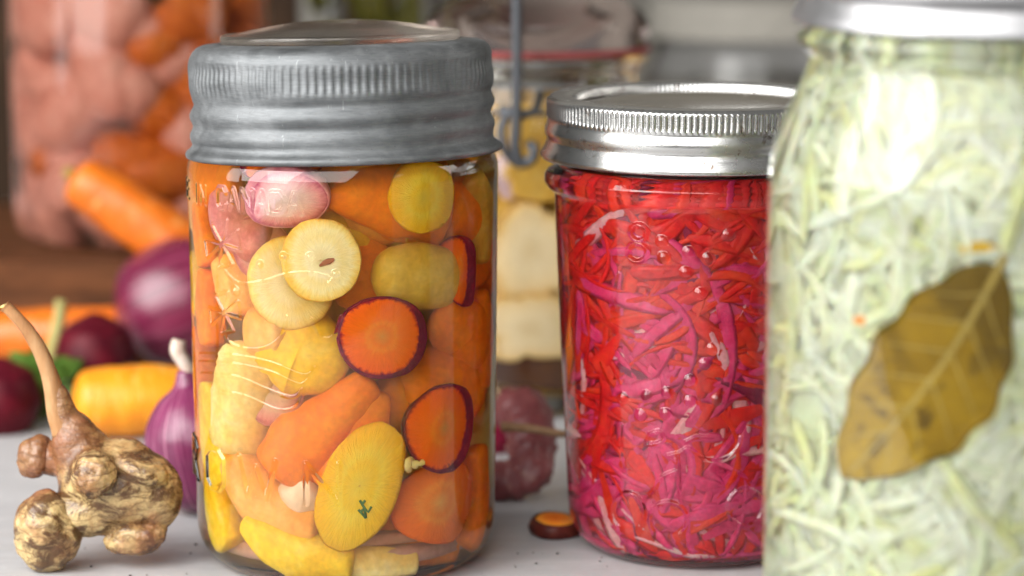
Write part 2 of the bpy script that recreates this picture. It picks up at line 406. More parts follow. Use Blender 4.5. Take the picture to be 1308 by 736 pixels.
# ------------------------------------------------------------------ relief on glass
GL = {
 'C': [[(1, .8), (.8, 1), (.2, 1), (0, .8), (0, .2), (.2, 0), (.8, 0), (1, .2)]],
 'A': [[(0, 0), (.5, 1), (1, 0)], [(.2, .38), (.8, .38)]],
 'N': [[(0, 0), (0, 1), (1, 0), (1, 1)]],
 'D': [[(0, 0), (0, 1), (.65, 1), (1, .7), (1, .3), (.65, 0), (0, 0)]],
 'I': [[(.5, 0), (.5, 1)]],
 'M': [[(0, 0), (0, 1), (.5, .3), (1, 1), (1, 0)]],
 'E': [[(1, 0), (0, 0), (0, 1), (1, 1)], [(0, .52), (.8, .52)]],
 'R': [[(0, 0), (0, 1), (.75, 1), (1, .8), (.75, .52), (0, .52)], [(.5, .52), (1, 0)]],
 'O': [[(.25, 0), (0, .2), (0, .8), (.25, 1), (.75, 1), (1, .8), (1, .2), (.75, 0), (.25, 0)]],
 'W': [[(0, 1), (.25, 0), (.5, .8), (.75, 0), (1, 1)]],
}
def letter(ch, th, z, w, h, rj):
    """strokes of a letter in (arc length, z), centred at angle th"""
    out = []
    for st in GL[ch]: out.append([(rj*th+(u-.5)*w, z+(v-.5)*h) for u, v in st])
    return out
def px_stroke(J, pts):
    out = []
    for p in pts:
        q = jar_surf(J, *p)
        if q: out.append((q[0]*J.r, q[1]))
    return out
def ring_px(cx, cyy, r, n=18, r2=None):
    r2 = r2 or r
    return [(cx+r*math.cos(2*math.pi*k/n), cyy+r2*math.sin(2*math.pi*k/n)) for k in range(n+1)]

def relief(sgrid, zgrid, strokes):
    """strokes: list of (points, half width, height); returns height at each (s, z)"""
    H = np.zeros_like(sgrid)
    for pts, w, h in strokes:
        P = np.array(pts)
        if len(P) == 1: segs = [(P[0], P[0])]
        else: segs = list(zip(P[:-1], P[1:]))
        for a, b in segs:
            m = (sgrid > min(a[0], b[0])-w) & (sgrid < max(a[0], b[0])+w) & (zgrid > min(a[1], b[1])-w) & (zgrid < max(a[1], b[1])+w)
            if not m.any(): continue
            s = sgrid[m]-a[0]; z = zgrid[m]-a[1]; dx, dz = b[0]-a[0], b[1]-a[1]; ll = dx*dx+dz*dz
            t = np.clip((s*dx+z*dz)/ll, 0, 1) if ll > 0 else 0*s
            d = np.hypot(s-t*dx, z-t*dz)/w; k = np.clip(1-d*d, 0, 1)**1.3*h
            H[m] = np.maximum(H[m], k)
    return H
def glass_body(J, prof_fn, ztop, rb, strokes, nz, zlo, zhi, fine):
    """solid outer body of a jar: prof_fn(z) radius; wall grid fine at the front; rounded bottom; strokes raised on it"""
    th = np.concatenate([np.linspace(-1.9, 1.9, fine), np.linspace(1.9, 2*math.pi-1.9, 70)[1:-1]])
    zz = np.concatenate([np.linspace(ztop, zhi, 40)[:-1], np.linspace(zhi, zlo, nz)])
    rr = np.array([prof_fn(z) for z in zz])
    # bottom arc
    bz = []; br = []
    rlow = rr[-1]
    for k in range(1, 13):
        a = math.pi/2*k/12; bz.append(zlo-zlo*math.sin(a)); br.append(rlow-rb+rb*math.cos(a))
    for r_, z_ in ((rlow-rb-0.003, 0.0), (rlow-rb-0.0075, 0.0022), ((rlow-rb)*0.5, 0.0035), (0.0005, 0.0035)):
        bz.append(z_); br.append(r_)
    Z = np.concatenate([[ztop], zz, bz]); Rr = np.concatenate([[0.0005], rr, br])
    T, ZZ = np.meshgrid(th, Z, indexing='ij'); RR = np.repeat(Rr[None, :], len(th), 0)
    H = relief(T*J.r, ZZ, strokes); H[:, :1] = 0; H[:, -4:] = 0
    RR = RR+H
    V = np.stack([J.x+RR*np.sin(T), J.y-RR*np.cos(T), ZZ], -1).reshape(-1, 3)
    nv = len(Z); n = len(th); F = []
    for i in range(n):
        i2 = (i+1) % n
        for j in range(nv-1): F.append((i*nv+j, i*nv+j+1, i2*nv+j+1, i2*nv+j))
    F.append(tuple(i*nv for i in range(n))); F.append(tuple(i*nv+nv-1 for i in reversed(range(n))))
    return V, F
def liquid_body(J, ztop, zbot, rb, seg=160):
    pts = [(0.0, ztop), (J.rin(ztop)-0.0004, ztop)]
    for k in range(1, 40): z = ztop+(zbot+rb-ztop)*k/39; pts.append((float(J.rin(np.array(z))), z))
    rl = pts[-1][0]
    for k in range(1, 11): a = math.pi/2*k/10; pts.append((rl-rb+rb*math.cos(a), zbot+rb-rb*math.sin(a)))
    pts.append((0.0, zbot))
    return lathe(pts, seg, J.x, J.y)

# ================================================================== JAR ONE : pickled carrots
J1 = Jar(); J1.pxc = 438; J1.x = (438-654)/4550; J1.y = 0.735; J1.r = 0.0436; J1.ri = 0.0408; J1.ztop = 0.119
def j1_prof(z):
    if z > 0.112: t = (z-0.112)/0.008; return 0.0436-0.0040*t*t
    return 0.0436-0.0011*(1-z/0.112)
J1.rin = lambda z: np.where(np.asarray(z) > 0.011, 0.0405-0.0008*(1-np.asarray(z)/.12), 0.0398-0.0105*(1-np.sqrt(np.clip(1-((0.011-np.asarray(z))/0.0105)**2, 0.02, 1))))
st = []
zt = jar_surf(J1, 350, 259)[1]
for i, ch in enumerate('CANADA'): st += [(p, 0.0009, 0.0008) for p in letter(ch, R(-45+6.3*i), zt, 0.0035, 0.0054, J1.r)]
for ch, a in (('I', -63.5), ('N', -57.5), ('M', -96), ('A', -88.5), ('D', -82), ('E', -75.5)):
    st += [(p, 0.00065, 0.00035) for p in letter(ch, R(a), zt, 0.0031, 0.0050, J1.r)]
zc = jar_surf(J1, 380, 618)[1]
for ch, a in (('C', -101), ('R', -77), ('O', -54), ('W', -31), ('N', -5)):
    st += [(p, 0.0009, 0.0008) for p in letter(ch, R(a), zc, 0.0092 if ch != 'W' else 0.0125, 0.0112, J1.r)]
def cross_px(x, y, s):
    out = []
    for a in (-100, -10, 80, 170):
        b = R(a); p1 = (x+s*math.cos(b-.42)*0.8, y+s*math.sin(b-.42)*1.05); p2 = (x+s*math.cos(b+.42)*0.8, y+s*math.sin(b+.42)*1.05)
        out.append([(x, y), p1, p2, (x, y)])
    return out
for c in cross_px(284, 312, 30)+cross_px(286, 400, 26): st.append((px_stroke(J1, c), 0.00055, 0.0005))
def sp2(pts, n=5): return [(p.x, p.y) for p in spline([(a, b, 0) for a, b in pts], n)]
for c in ([(280, 325), (286, 345), (305, 362), (335, 360), (370, 350), (405, 350), (440, 362)],
          [(284, 415), (290, 436), (312, 446), (340, 444), (360, 428), (366, 405)],
          [(398, 408), (412, 432), (428, 428), (436, 405)],
          [(252, 453), (300, 455), (345, 464), (386, 480), (404, 472)],
          [(252, 463), (300, 466), (345, 476), (384, 492), (402, 470)],
          [(254, 478), (300, 482), (340, 498), (372, 508), (386, 498)],
          [(268, 500), (310, 506), (352, 524), (378, 520), (386, 500)]):
    st.append((px_stroke(J1, sp2(c)), 0.0007, 0.00016))
for x, y, x2, y2 in ((332, 338, 336, 358), (362, 328, 366, 350), (396, 328, 398, 350), (429, 350, 420, 362)):
    st.append((px_stroke(J1, [(x, y)]), 0.0014, 0.0011)); st.append((px_stroke(J1, [(x, y), (x2, y2)]), 0.0005, 0.0004))
st.append((px_stroke(J1, [(300, 372)]), 0.0017, 0.0011)); st.append((px_stroke(J1, [(240, 312)]), 0.0016, 0.001))
jar1 = empty('carrot_jar', (J1.x, J1.y, 0))
tag(jar1, 'embossed glass jar of sliced carrots under a dull grey zinc lid', 'jar')
V, F = glass_body(J1, j1_prof, 0.1195, 0.010, st, 520, 0.0125, 0.116, 760)
mk('glass_body', V, F, GLASS, jar1)
V, F = liquid_body(J1, 0.1185, 0.0045, 0.010)
tag(clean(mk('brine', V, F, BRINE_AMBER)), 'cloudy amber pickling brine filling the jar of carrots', 'brine')

# zinc lid with knurled band, two thread waves and a rolled rim
tilt1 = Matrix.Rotation(R(-1.3), 3, 'Y') @ Matrix.Rotation(R(-1.6), 3, 'X')
LZ = 1e-3
prof = [(33.2, 144.5), (33.4, 146.9), (34.4, 147.6), (36.0, 147.2), (38.6, 147.1), (40.2, 146.5), (41.5, 145.2), (42.2, 143.6)]
prof += [(42.3, 143.0-0.5*k) for k in range(17)]
prof += [(42.2, 134.0), (41.8, 132.8), (41.5, 132.0), (41.7, 131.2), (42.3, 130.2), (42.7, 129.0), (42.5, 127.8), (41.9, 126.6), (41.6, 125.8),
         (41.9, 124.9), (42.5, 123.8), (42.6, 122.6), (42.2, 121.4), (42.0, 120.4), (42.3, 119.4), (43.2, 118.5), (44.0, 118.0), (44.35, 117.3), (44.2, 116.5), (43.5, 116.1), (42.7, 116.4), (42.4, 117.5)]
prof = [(a*LZ, b*LZ) for a, b in prof]
def zrib(th, r, z):
    band = np.clip(1-np.abs((z-0.1386)/0.0041)**6, 0, 1)
    d = 0.00024*band*(np.clip(0.5+0.75*np.cos(116*th), 0, 1)-0.5)
    dent = 0.00022*np.sin(3*th+1.0)*np.sin(z*900)+0.00018*np.sin(7*th+z*400)
    hel = np.where((z < 0.1335) & (z > 0.1205), 1.0, 0.0)*0.0009*np.sin(th/1.0)
    return d+dent*np.where(r > 0.035, 1, 0), hel + 0*th
V, F = lathe(prof, 116*9, J1.x, J1.y, zrib, tilt1, 0.130)
lid1 = mk('zinc_lid', V, F, ZINC, jar1)
ip = [(0.0, 153.4), (6, 153.3), (14, 152.7), (22, 151.6), (28, 150.4), (31.5, 149.6), (32.8, 149.9), (33.3, 149.6), (33.5, 149.0), (33.4, 147.7), (33.0, 146.2), (32.5, 145.0), (0.0, 144.8)]
V, F = lathe(smooth_profile([(a*LZ, b*LZ) for a, b in ip[:-2]], 4)+[(ip[-2][0]*LZ, ip[-2][1]*LZ), (0, .1448)], 128, J1.x, J1.y, None, tilt1, 0.130)
clean(mk('glass_insert', V, F, GLASS_THICK, lid1, origin=jar1.location))
V, F = lathe([(0, .1446), (.0325, .1446), (.0328, .1438), (0, .1438)], 96, J1.x, J1.y, None, tilt1, 0.130)
clean(mk('insert_backing', V, F, tin_mat('insert_liner', (0.45, 0.40, 0.36), 0.9, 0.5, 0.7), lid1, origin=jar1.location))

# ---- vegetable pieces inside jar one
def jscale(J, px, py, dep):
    a = jar_pt(J, px-4, py, dep)[0]; b = jar_pt(J, px+4, py, dep)[0]
    c = jar_pt(J, px, py-4, dep)[0]; d = jar_pt(J, px, py+4, dep)[0]
    return (b-a).length/8, (d-c).length/8
def disc_mesh(c, ex, ey, nrm, thick, seed, rim=0.10, seg=56, wob=0.05):
    """rounded disc as (flesh V,F,pol) and (rind V,F,pol); ex, ey: half-axis vectors in its plane"""
    def rw(a): return 1+wob*mnoise.noise(Vector((math.cos(a)*1.4+seed*3.1, math.sin(a)*1.4, seed)))+wob*0.3*mnoise.noise(Vector((math.cos(a)*5+seed, math.sin(a)*5, 3)))
    def loft(rows):
        V = []; pol = []; nr = len(rows)
        for k in range(seg):
            a = 2*math.pi*k/seg; w = rw(a)
            for rr, h, pr in rows:
                hh = h + 0.06*mnoise.noise(Vector((rr*math.cos(a)*3+seed, rr*math.sin(a)*3, 9)))*(1 if abs(h) > .3 else 0)
                V.append(c+(ex*math.cos(a)+ey*math.sin(a))*(rr*w)+nrm*(hh*thick*0.5)); pol.append((math.cos(a), math.sin(a), pr))
        return V, grid_faces(seg, nr, True), pol
    flesh = loft([(0.02, 1, 0), (.2, 1, .2), (.4, 1, .4), (.6, 1, .6), (.78, 1, .78), (.9, .98, .9), (.965, .86, .97), (.985, .6, 1), (.985, -.6, 1), (.93, -.95, .95), (.5, -1, .5), (.02, -1, 0)])
    rind = loft([(.95, .90, .95), (.968, .98, .96), (.988, .92, 1), (1.01, .6, 1), (1.015, 0, 1), (1.01, -.6, 1), (.97, -.98, 1), (.94, -.9, 1)])
    return flesh, rind
def slice_in(J, name, px, py, rx, ry, rot, dep, thick, face, label, cat, rindm=None, tilt=(0, 0), wob=0.05, seed=None, group=None):
    seed = seed if seed is not None else rng.random()*50
    c, d = jar_pt(J, px, py, dep); sh, sv = jscale(J, px, py, dep)
    n = -d.normalized(); xr = n.cross(Vector((0, 0, 1))).normalized()*-1; yu = n.cross(xr)*1
    if yu.z < 0: yu = -yu
    M = Matrix.Rotation(R(tilt[0]), 3, xr) @ Matrix.Rotation(R(tilt[1]), 3, yu)
    n2 = M @ n; a = R(rot)
    ex = M @ (xr*(rx*sh*math.cos(a)) + yu*(rx*sv*math.sin(a))); ey = M @ (xr*(-ry*sh*math.sin(a)) + yu*(ry*sv*math.cos(a)))
    (V, F, pol), (V2, F2, pol2) = disc_mesh(c, ex, ey, n2, thick, seed, wob=wob)
    o = clean(mk(name, clamp_jar(V, J), F, face, pol=pol, origin=c), 1e-7)
    tag(o, label, cat, group)
    if rindm is not None: clean(mk('rind', clamp_jar(V2, J, 0.0003), F2, rindm, o, pol=pol2), 1e-7)
    return o
def chunk_in(J, name, pts, dep, mat, label, cat, flat=0.62, bump=0.13, seed=None, group=None, ends=(0.45, 0.35)):
    """rounded piece along photo points (px, py, half width in px)"""
    seed = seed if seed is not None else rng.random()*50
    W_ = []; Rd = []
    for (px, py, hw) in pts:
        sh, sv = jscale(J, px, py, dep*.7+.003); p, d = jar_pt(J, px, py, dep*.7+hw*sv*flat); W_.append(p); Rd.append(hw*sv)
    path = spline(W_, 7); rad = []
    m = len(path)
    for i in range(m):
        t = i/(m-1)*(len(Rd)-1); k = min(int(t), len(Rd)-2); rad.append(Rd[k]+(Rd[k+1]-Rd[k])*(t-k))
    # round the ends
    e0 = rad[0]*ends[0]; e1 = rad[-1]*ends[1]; t0 = (path[0]-path[1]).normalized(); t1 = (path[-1]-path[-2]).normalized()
    pre = [(path[0]+t0*(e0*math.sin(a)), rad[0]*math.cos(a)) for a in (1.5, 1.2, .9, .6, .3)]
    post = [(path[-1]+t1*(e1*math.sin(a)), rad[-1]*math.cos(a)) for a in (.3, .6, .9, 1.2, 1.5)]
    path = [p for p, r in pre]+path+[p for p, r in post]; rad = [r for p, r in pre]+rad+[r for p, r in post]
    V, F, pol = tube(path, rad, 30, bump, seed, flat, True, jar_pt(J, pts[0][0], pts[0][1], 0)[1].normalized())
    o = mk(name, clamp_jar(V, J), F, mat, pol=pol); tag(o, label, cat, group); return o

def S1(name, px, py, rx, ry, *a, **k): return slice_in(J1, name, px, py, rx*1.05, ry*1.05, *a, **k)
def C1(name, pts, *a, **k): return chunk_in(J1, name, [(x, y, w*1.17) for x, y, w in pts], *a, **k)
S1('radish_slice', 362, 252, 54, 38, 5, .0035, .004, PINK_FACE, 'pale pink slice under the zinc lid behind the word CANADA', 'radish slice', PINK_SKIN, (28, 0))
S1('carrot_slice', 356, 216, 50, 15, 0, .006, .004, ORANGE_FACE, 'orange carrot slice tucked right under the left half of the zinc lid', 'carrot slice', PURPLE_SKIN, (25, 0))
C1('carrot_piece', [(424, 254, 12), (460, 254, 26), (505, 258, 38), (560, 262, 42)], .008, ORANGE_SKIN, 'tapered yellow orange carrot end pointing left below the lid', 'carrot piece')
S1('yellow_carrot_slice', 543, 253, 40, 43, 0, .0025, .005, YELLOW_FACE, 'round yellow carrot slice just below the zinc lid', 'carrot slice')
C1('carrot_piece', [(575, 270, 36), (600, 268, 40)], .010, ORANGE_SKIN, 'orange carrot piece right of the yellow slice below the lid', 'carrot piece')
S1('cream_carrot_slice', 409, 333, 50, 52, 0, .0022, .005, CREAM_FACE, 'round cream carrot slice with a brown nick at its centre', 'carrot slice')
S1('cream_carrot_slice', 371, 362, 53, 58, 10, .0085, .005, CREAM_FACE, 'cream carrot slice half hidden behind the nicked cream slice', 'carrot slice')
C1('carrot_piece', [(505, 352, 33), (535, 352, 37), (565, 356, 33)], .004, OLIVE_SKIN, 'olive yellow oval carrot chunk above the purple rimmed slices', 'carrot piece', bump=.05, ends=(.8, .8))
S1('purple_carrot_slice', 590, 346, 22, 44, 12, .004, .005, ORANGE_FACE, 'orange slice seen edge on, at the right wall beside the olive chunk', 'carrot slice', PURPLE_SKIN, (0, -25))
S1('purple_carrot_slice', 490, 431, 56, 50, -12, .0022, .0055, ORANGE_FACE, 'large orange carrot slice with dark purple rim in the jar centre', 'carrot slice', PURPLE_SKIN, seed=4.2)
C1('carrot_piece', [(572, 410, 28), (590, 425, 38), (600, 450, 34)], .006, ORANGE_SKIN, 'orange carrot lump right of the large purple rimmed slice', 'carrot piece', ends=(.8, .7))
C1('carrot_piece', [(545, 495, 36), (575, 480, 42), (600, 500, 36)], .008, ORANGE_SKIN, 'orange carrot lump between the two purple rimmed slices', 'carrot piece', ends=(.8, .7))
S1('purple_carrot_slice', 572, 548, 43, 53, 3, .0022, .0055, ORANGE_FACE, 'smaller orange carrot slice with purple rim lower right in jar', 'carrot slice', PURPLE_SKIN, seed=9.7)
S1('orange_carrot_slice', 566, 643, 52, 50, 0, .0030, .005, ORANGE_PLAIN, 'plain orange carrot slice near the bottom right of the jar', 'carrot slice')
C1('carrot_piece', [(606, 580, 22), (610, 640, 24), (600, 690, 20)], .006, ORANGE_SKIN, 'orange carrot strip along the lower right jar wall', 'carrot piece')
y = S1('yellow_carrot_slice', 460, 622, 83, 50, 66, .0022, .005, YELLOW_FACE, 'long yellow carrot slice with a green dill sprig on it', 'carrot slice', wob=.10)
C1('carrot_piece', [(468, 490, 18), (435, 520, 24), (395, 560, 36), (360, 600, 34)], .005, ORANGE_SKIN, 'orange carrot length slanting down left of the long yellow slice', 'carrot piece')
C1('carrot_piece', [(476, 505, 18), (462, 545, 27), (440, 590, 30), (425, 620, 22)], .0075, ORANGE_SKIN, 'orange carrot stick just behind the top of the long yellow slice', 'carrot piece')
C1('carrot_piece', [(355, 440, 36), (385, 450, 48), (412, 462, 40)], .005, YELLOW_SKIN, 'chunky yellow carrot piece below the cream slices', 'carrot piece', ends=(.7, .7))
C1('carrot_piece', [(325, 425, 28), (355, 425, 30)], .004, PEACH_SKIN, 'peach carrot piece at the embossed crown left of the yellow chunk', 'carrot piece')
C1('carrot_piece', [(318, 460, 34), (306, 510, 38), (300, 560, 34)], .005, CREAM_SKIN, 'cream carrot length behind the embossed lines left of centre', 'carrot piece', ends=(.6, .6))
C1('carrot_piece', [(255, 265, 16), (258, 305, 20), (262, 335, 16)], .004, ORANGE_SKIN, 'orange carrot sliver at the left jar wall under the lid', 'carrot piece')
C1('carrot_piece', [(266, 355, 20), (264, 395, 26), (266, 435, 20)], .004, ORANGE_SKIN, 'orange carrot piece at the left jar wall level with the crown', 'carrot piece')
C1('carrot_piece', [(290, 335, 22), (300, 365, 26), (305, 395, 22)], .006, PEACH_SKIN, 'peach carrot piece behind the embossed cross at the left', 'carrot piece')
S1('radish_slice', 336, 322, 34, 48, 20, .013, .004, PINK_FACE, 'mauve pink slice between the crosses and the cream slices', 'radish slice', PINK_SKIN)
S1('radish_slice', 345, 500, 34, 42, 0, .012, .004, PINK_FACE, 'mauve pink slice showing between cream and orange carrot lengths', 'radish slice', PINK_SKIN)
C1('carrot_piece', [(268, 500, 24), (272, 560, 30), (285, 610, 28)], .004, YELLOW_SKIN, 'yellow carrot length along the lower left jar wall', 'carrot piece')
C1('carrot_piece', [(275, 610, 22), (278, 650, 26), (290, 690, 24)], .004, YELLOW_SKIN, 'amber yellow carrot piece at the bottom left curve of jar', 'carrot piece')
C1('carrot_piece', [(300, 590, 24), (330, 635, 30), (370, 665, 28), (400, 672, 20)], .006, PEACH_SKIN, 'peach carrot piece behind the embossed letters near the bottom', 'carrot piece')
C1('carrot_piece', [(315, 668, 14), (350, 692, 24), (395, 712, 28), (440, 726, 24)], .0025, YELLOW_SKIN, 'yellow carrot length lying across the bottom of the jar', 'carrot piece')
C1('carrot_piece', [(450, 715, 14), (490, 718, 16), (530, 716, 12)], .008, CREAM_SKIN, 'cream carrot shard lying on the bottom of the jar', 'carrot piece')
C1('onion_piece', [(375, 640, 22), (395, 625, 24)], .007, plain('onion_white', (0.84, 0.62, 0.50), 0.3), 'pale onion piece left of the long yellow slice', 'onion piece')
C1('carrot_piece', [(448, 330, 30), (468, 352, 36), (470, 385, 30)], .013, ORANGE_SKIN, 'orange carrot piece in the gap between cream slice and olive chunk', 'carrot piece')
C1('carrot_piece', [(490, 500, 26), (515, 515, 32), (530, 505, 26)], .013, ORANGE_SKIN, 'orange carrot piece in the gap under the large purple rimmed slice', 'carrot piece')
C1('carrot_piece', [(246, 225, 22), (270, 232, 26), (300, 228, 22)], .012, ORANGE_SKIN, 'orange carrot piece right under the lid at the upper left of the jar', 'carrot piece')
C1('carrot_piece', [(415, 290, 26), (440, 310, 30), (465, 305, 24)], .015, YELLOW_SKIN, 'yellow carrot piece below the tapered carrot end, deep in the jar', 'carrot piece')
C1('carrot_piece', [(248, 232, 16), (250, 262, 20), (252, 290, 18)], .012, PEACH_SKIN, 'peach carrot strip at the far left jar wall right under the lid', 'carrot piece')
C1('carrot_piece', [(256, 330, 26), (262, 362, 30), (262, 400, 26)], .014, YELLOW_SKIN, 'yellow carrot piece behind the orange ones at the left jar wall', 'carrot piece')
C1('carrot_piece', [(256, 430, 26), (258, 460, 28), (258, 500, 26)], .012, ORANGE_SKIN, 'orange carrot piece behind the embossed lines at the left wall', 'carrot piece')
C1('carrot_piece', [(248, 470, 20), (250, 520, 24), (256, 570, 20)], .007, ORANGE_SKIN, 'orange carrot strip at the far left jar wall beside the embossed lines', 'carrot piece')
C1('onion_piece', [(290, 250, 22), (300, 290, 26), (330, 310, 24)], .010, PINK_SKIN, 'rosy pink onion piece below the letters at the upper left of the jar', 'onion piece')
C1('carrot_piece', [(505, 560, 26), (525, 545, 34), (540, 520, 30)], .018, PEACH_SKIN, 'peach carrot piece behind the gap left of the lower purple rimmed slice', 'carrot piece')
C1('carrot_piece', [(500, 660, 26), (530, 690, 34), (570, 705, 30)], .016, ORANGE_SKIN, 'orange carrot piece low behind the plain orange slice', 'carrot piece')
C1('carrot_piece', [(612, 380, 18), (618, 430, 24), (612, 490, 20)], .006, ORANGE_SKIN, 'orange carrot strip along the right wall of the jar', 'carrot piece')
C1('carrot_piece', [(606, 230, 16), (616, 270, 24), (612, 330, 18)], .006, OLIVE_SKIN, 'olive yellow strip at the upper right wall of the carrot jar', 'carrot piece')
MAUVE = veg_mat('mauve_onion', [(0.45, .20, .20), (0.58, .32, .30), (0.70, .45, .40)], 120)
for zz, rr_, dx in ((.0085, .0345, 0), (.0130, .0325, .001)):
    c = Vector((J1.x+dx, J1.y, zz)); (V, F, pol), _ = disc_mesh(c, Vector((rr_, 0, 0)), Vector((0, rr_, 0)), Vector((0, .05, 1)).normalized(), .0042, zz*900)
    tag(clean(mk('onion_slice', clamp_jar(V, J1, .0006), F, MAUVE, pol=pol, origin=c), 1e-7), 'mauve onion slice lying flat at the very bottom of the jar' if zz < .01 else 'mauve onion slice lying just above the bottom one in the jar', 'onion slice')
# little marks: brown nick, dill, coiled seed
p, d = jar_pt(J1, 417, 336, .0006); sh, sv = jscale(J1, 417, 336, .0006)
V, F, pol = tube([jar_pt(J1, a, b, .0006)[0] for a, b in ((408, 340), (414, 336), (420, 334), (427, 331))], [0.0003, .0007, .0009, .0003], 8)
tag(mk('brown_nick', clamp_jar(V, J1, .0002), F, plain('nick_brown', (0.35, 0.10, 0.03), 0.6)), 'small red brown nick on the cream carrot slice', 'blemish')
dil = empty('dill_sprig', jar_pt(J1, 465, 650, .0004)[0]); tag(dil, 'tiny green dill sprig on the long yellow slice', 'dill')
for pts in ([(460, 640), (466, 650), (468, 663)], [(468, 663), (462, 656), (458, 652)], [(466, 650), (471, 655), (475, 648)], [(463, 645), (467, 640)], [(466, 650), (461, 655)]):
    V, F, pol = tube([jar_pt(J1, a, b, .0004)[0] for a, b in pts], [0.00035]*len(pts), 6); mk('frond', clamp_jar(V, J1, .0002), F, DILL, dil)
co = []
for k in range(26): a = k*0.55+.6*math.sin(k*.9); co.append(jar_pt(J1, 518+k*1.0+3*math.sin(k*.7), 592+(7-.12*k)*math.sin(a)+2*math.sin(k*.4), .003+.0015*math.cos(a))[0])
V, F, pol = tube(co, [0.0009+.0003*math.sin(i*1.3) for i in range(26)], 8); tag(mk('coiled_tendril', clamp_jar(V, J1), F, CREAM_SKIN), 'small beige coiled tendril left of the lower purple rimmed slice', 'tendril')
# packed pieces behind, filling the jar
kinds = [(ORANGE_SKIN, 'orange'), (ORANGE_SKIN, 'orange'), (YELLOW_SKIN, 'yellow'), (PEACH_SKIN, 'peach'), (ORANGE_SKIN, 'orange')]
for i in range(120):
    zz = 0.012+0.100*((i*0.6180339)%1); an = i*2.39996; rr_ = 0.005+0.028*math.sqrt(((i*0.7548)%1))
    if rr_*math.cos(an) > 0.025: continue
    cpos = Vector((J1.x+rr_*math.sin(an), J1.y-rr_*math.cos(an), zz))
    ax = Vector((rng.uniform(-1, 1), rng.uniform(-.6, .6), rng.uniform(-.8, .8))).normalized(); hl = rng.uniform(.007, .013); wd = rng.uniform(.008, .0115)
    path = [cpos+ax*(hl*t) for t in (-1, -.95, -.8, -.5, 0, .5, .8, .95, 1)]; rad = [wd*k for k in (.05, .4, .72, .95, 1, .92, .7, .38, .05)]
    V, F, pol = tube(path, rad, 18, .14, i); m, cname = kinds[i % 5]
    tag(mk('packed_carrot_piece', clamp_front(V, J1), F, m), f'{cname} carrot piece packed deep behind the front slices', 'carrot piece', f'{cname} carrot pieces packed deep in the left jar')

# ================================================================== JAR TWO : red shredded vegetables
J2 = Jar(); J2.pxc = 893; J2.x = (893-654)/4456; J2.y = 0.748; J2.r = 0.0405; J2.ri = 0.0380; J2.ztop = 0.1125
K2 = [(0.0, .0370), (.012, .0372), (.031, .0381), (.060, .0397), (.099, .0414), (.1028, .0415), (.1040, .0420), (.1052, .0435), (.1068, .0444), (.1086, .0444), (.1100, .0435), (.1108, .0418), (.1115, .0400), (.120, .0400)]
kz = np.array([k[0] for k in K2]); kr = np.array([k[1] for k in K2])
def j2_prof(z): return float(np.interp(z, kz, kr))
def j2_rin(z):
    z = np.asarray(z, dtype=float); b = np.interp(z, [0, .012, .031, .06, .099, .12], [.0370, .0372, .0381, .0397, .0412, .0412])-0.0025
    return np.where(z > 0.014, b, b-0.010*(1-np.sqrt(np.clip(1-((0.014-z)/0.0115)**2, 0.02, 1))))
J2.rin = j2_rin
st = []
for c in (ring_px(818, 297, 10), ring_px(816, 322, 12)): st.append((px_stroke(J2, c), .0009, .0011))
for c in ([(824, 507)], [(851, 503)], [(881, 487)], [(901, 466)], [(815, 532)], [(849, 530)], [(881, 514)], [(917, 512)], [(911, 446)], [(792, 509)],
          [(846, 308)], [(848, 329)], [(880, 322)], [(876, 348)], [(895, 375)], [(905, 330)], [(930, 300)]):
    st.append((px_stroke(J2, c), .0020, .0010))
for c in ([(949, 560), (946, 572), (930, 588), (905, 590), (880, 575), (868, 580), (851, 584)],
          [(851, 584), (866, 600), (842, 612), (832, 628), (817, 642)], [(863, 583), (866, 612), (867, 646)],
          [(822, 569), (828, 556), (842, 553), (845, 564), (832, 569), (822, 569)], [(876, 566), (890, 560), (912, 560)],
          [(790, 545), (788, 575), (792, 605)], [(787, 395), (784, 380), (787, 360), (790, 350)]):
    st.append((px_stroke(J2, sp2(c)), .0007, .0008))
for c in (ring_px(796, 658, 22, r2=26), ring_px(851, 668, 26, r2=24), ring_px(957, 651, 24)): st.append((px_stroke(J2, c), .0008, .0009))
jar2 = empty('shredded_vegetable_jar', (J2.x, J2.y, 0))
tag(jar2, 'glass jar packed with bright red shreds under a silver screw band', 'jar')
V, F = glass_body(J2, j2_prof, 0.121, 0.0105, st, 430, 0.0125, 0.112, 620)
mk('glass_body', V, F, GLASS, jar2)
V, F = liquid_body(J2, 0.1135, 0.004, 0.0105)
tag(clean(mk('brine', V, F, BRINE_RED)), 'red brine filling the jar of shredded vegetables', 'brine')
prof = [(35.6, 128.6), (35.6, 130.6), (36.2, 131.2), (37.5, 131.35), (41.0, 131.2), (42.0, 130.9), (42.6, 130.3)]
prof += [(42.75, 130.0-0.45*k) for k in range(11)]
prof += [(42.6, 125.0), (42.4, 124.4), (42.6, 123.6), (43.1, 122.4), (43.2, 121.2), (42.9, 120.1), (42.5, 119.4), (42.5, 118.6), (43.1, 117.4), (43.9, 116.0), (44.3, 115.0), (44.4, 114.2), (44.1, 113.7), (43.6, 113.9), (43.3, 114.6)]
prof = [(a*LZ+.0011, b*LZ) for a, b in prof]
def tinrib(th, r, z):
    band = np.clip(1-np.abs((z-0.1276)/0.0026)**6, 0, 1)
    return -0.00042*band*np.clip(0.25+0.9*np.cos(164*th), 0, 1)+0*th, 0*th+0*z
tilt2 = Matrix.Rotation(R(0.6), 3, 'X')
V, F = lathe(prof, 164*7, J2.x, J2.y, tinrib, tilt2, 0.12)
mk('screw_band', V, F, TIN, jar2)
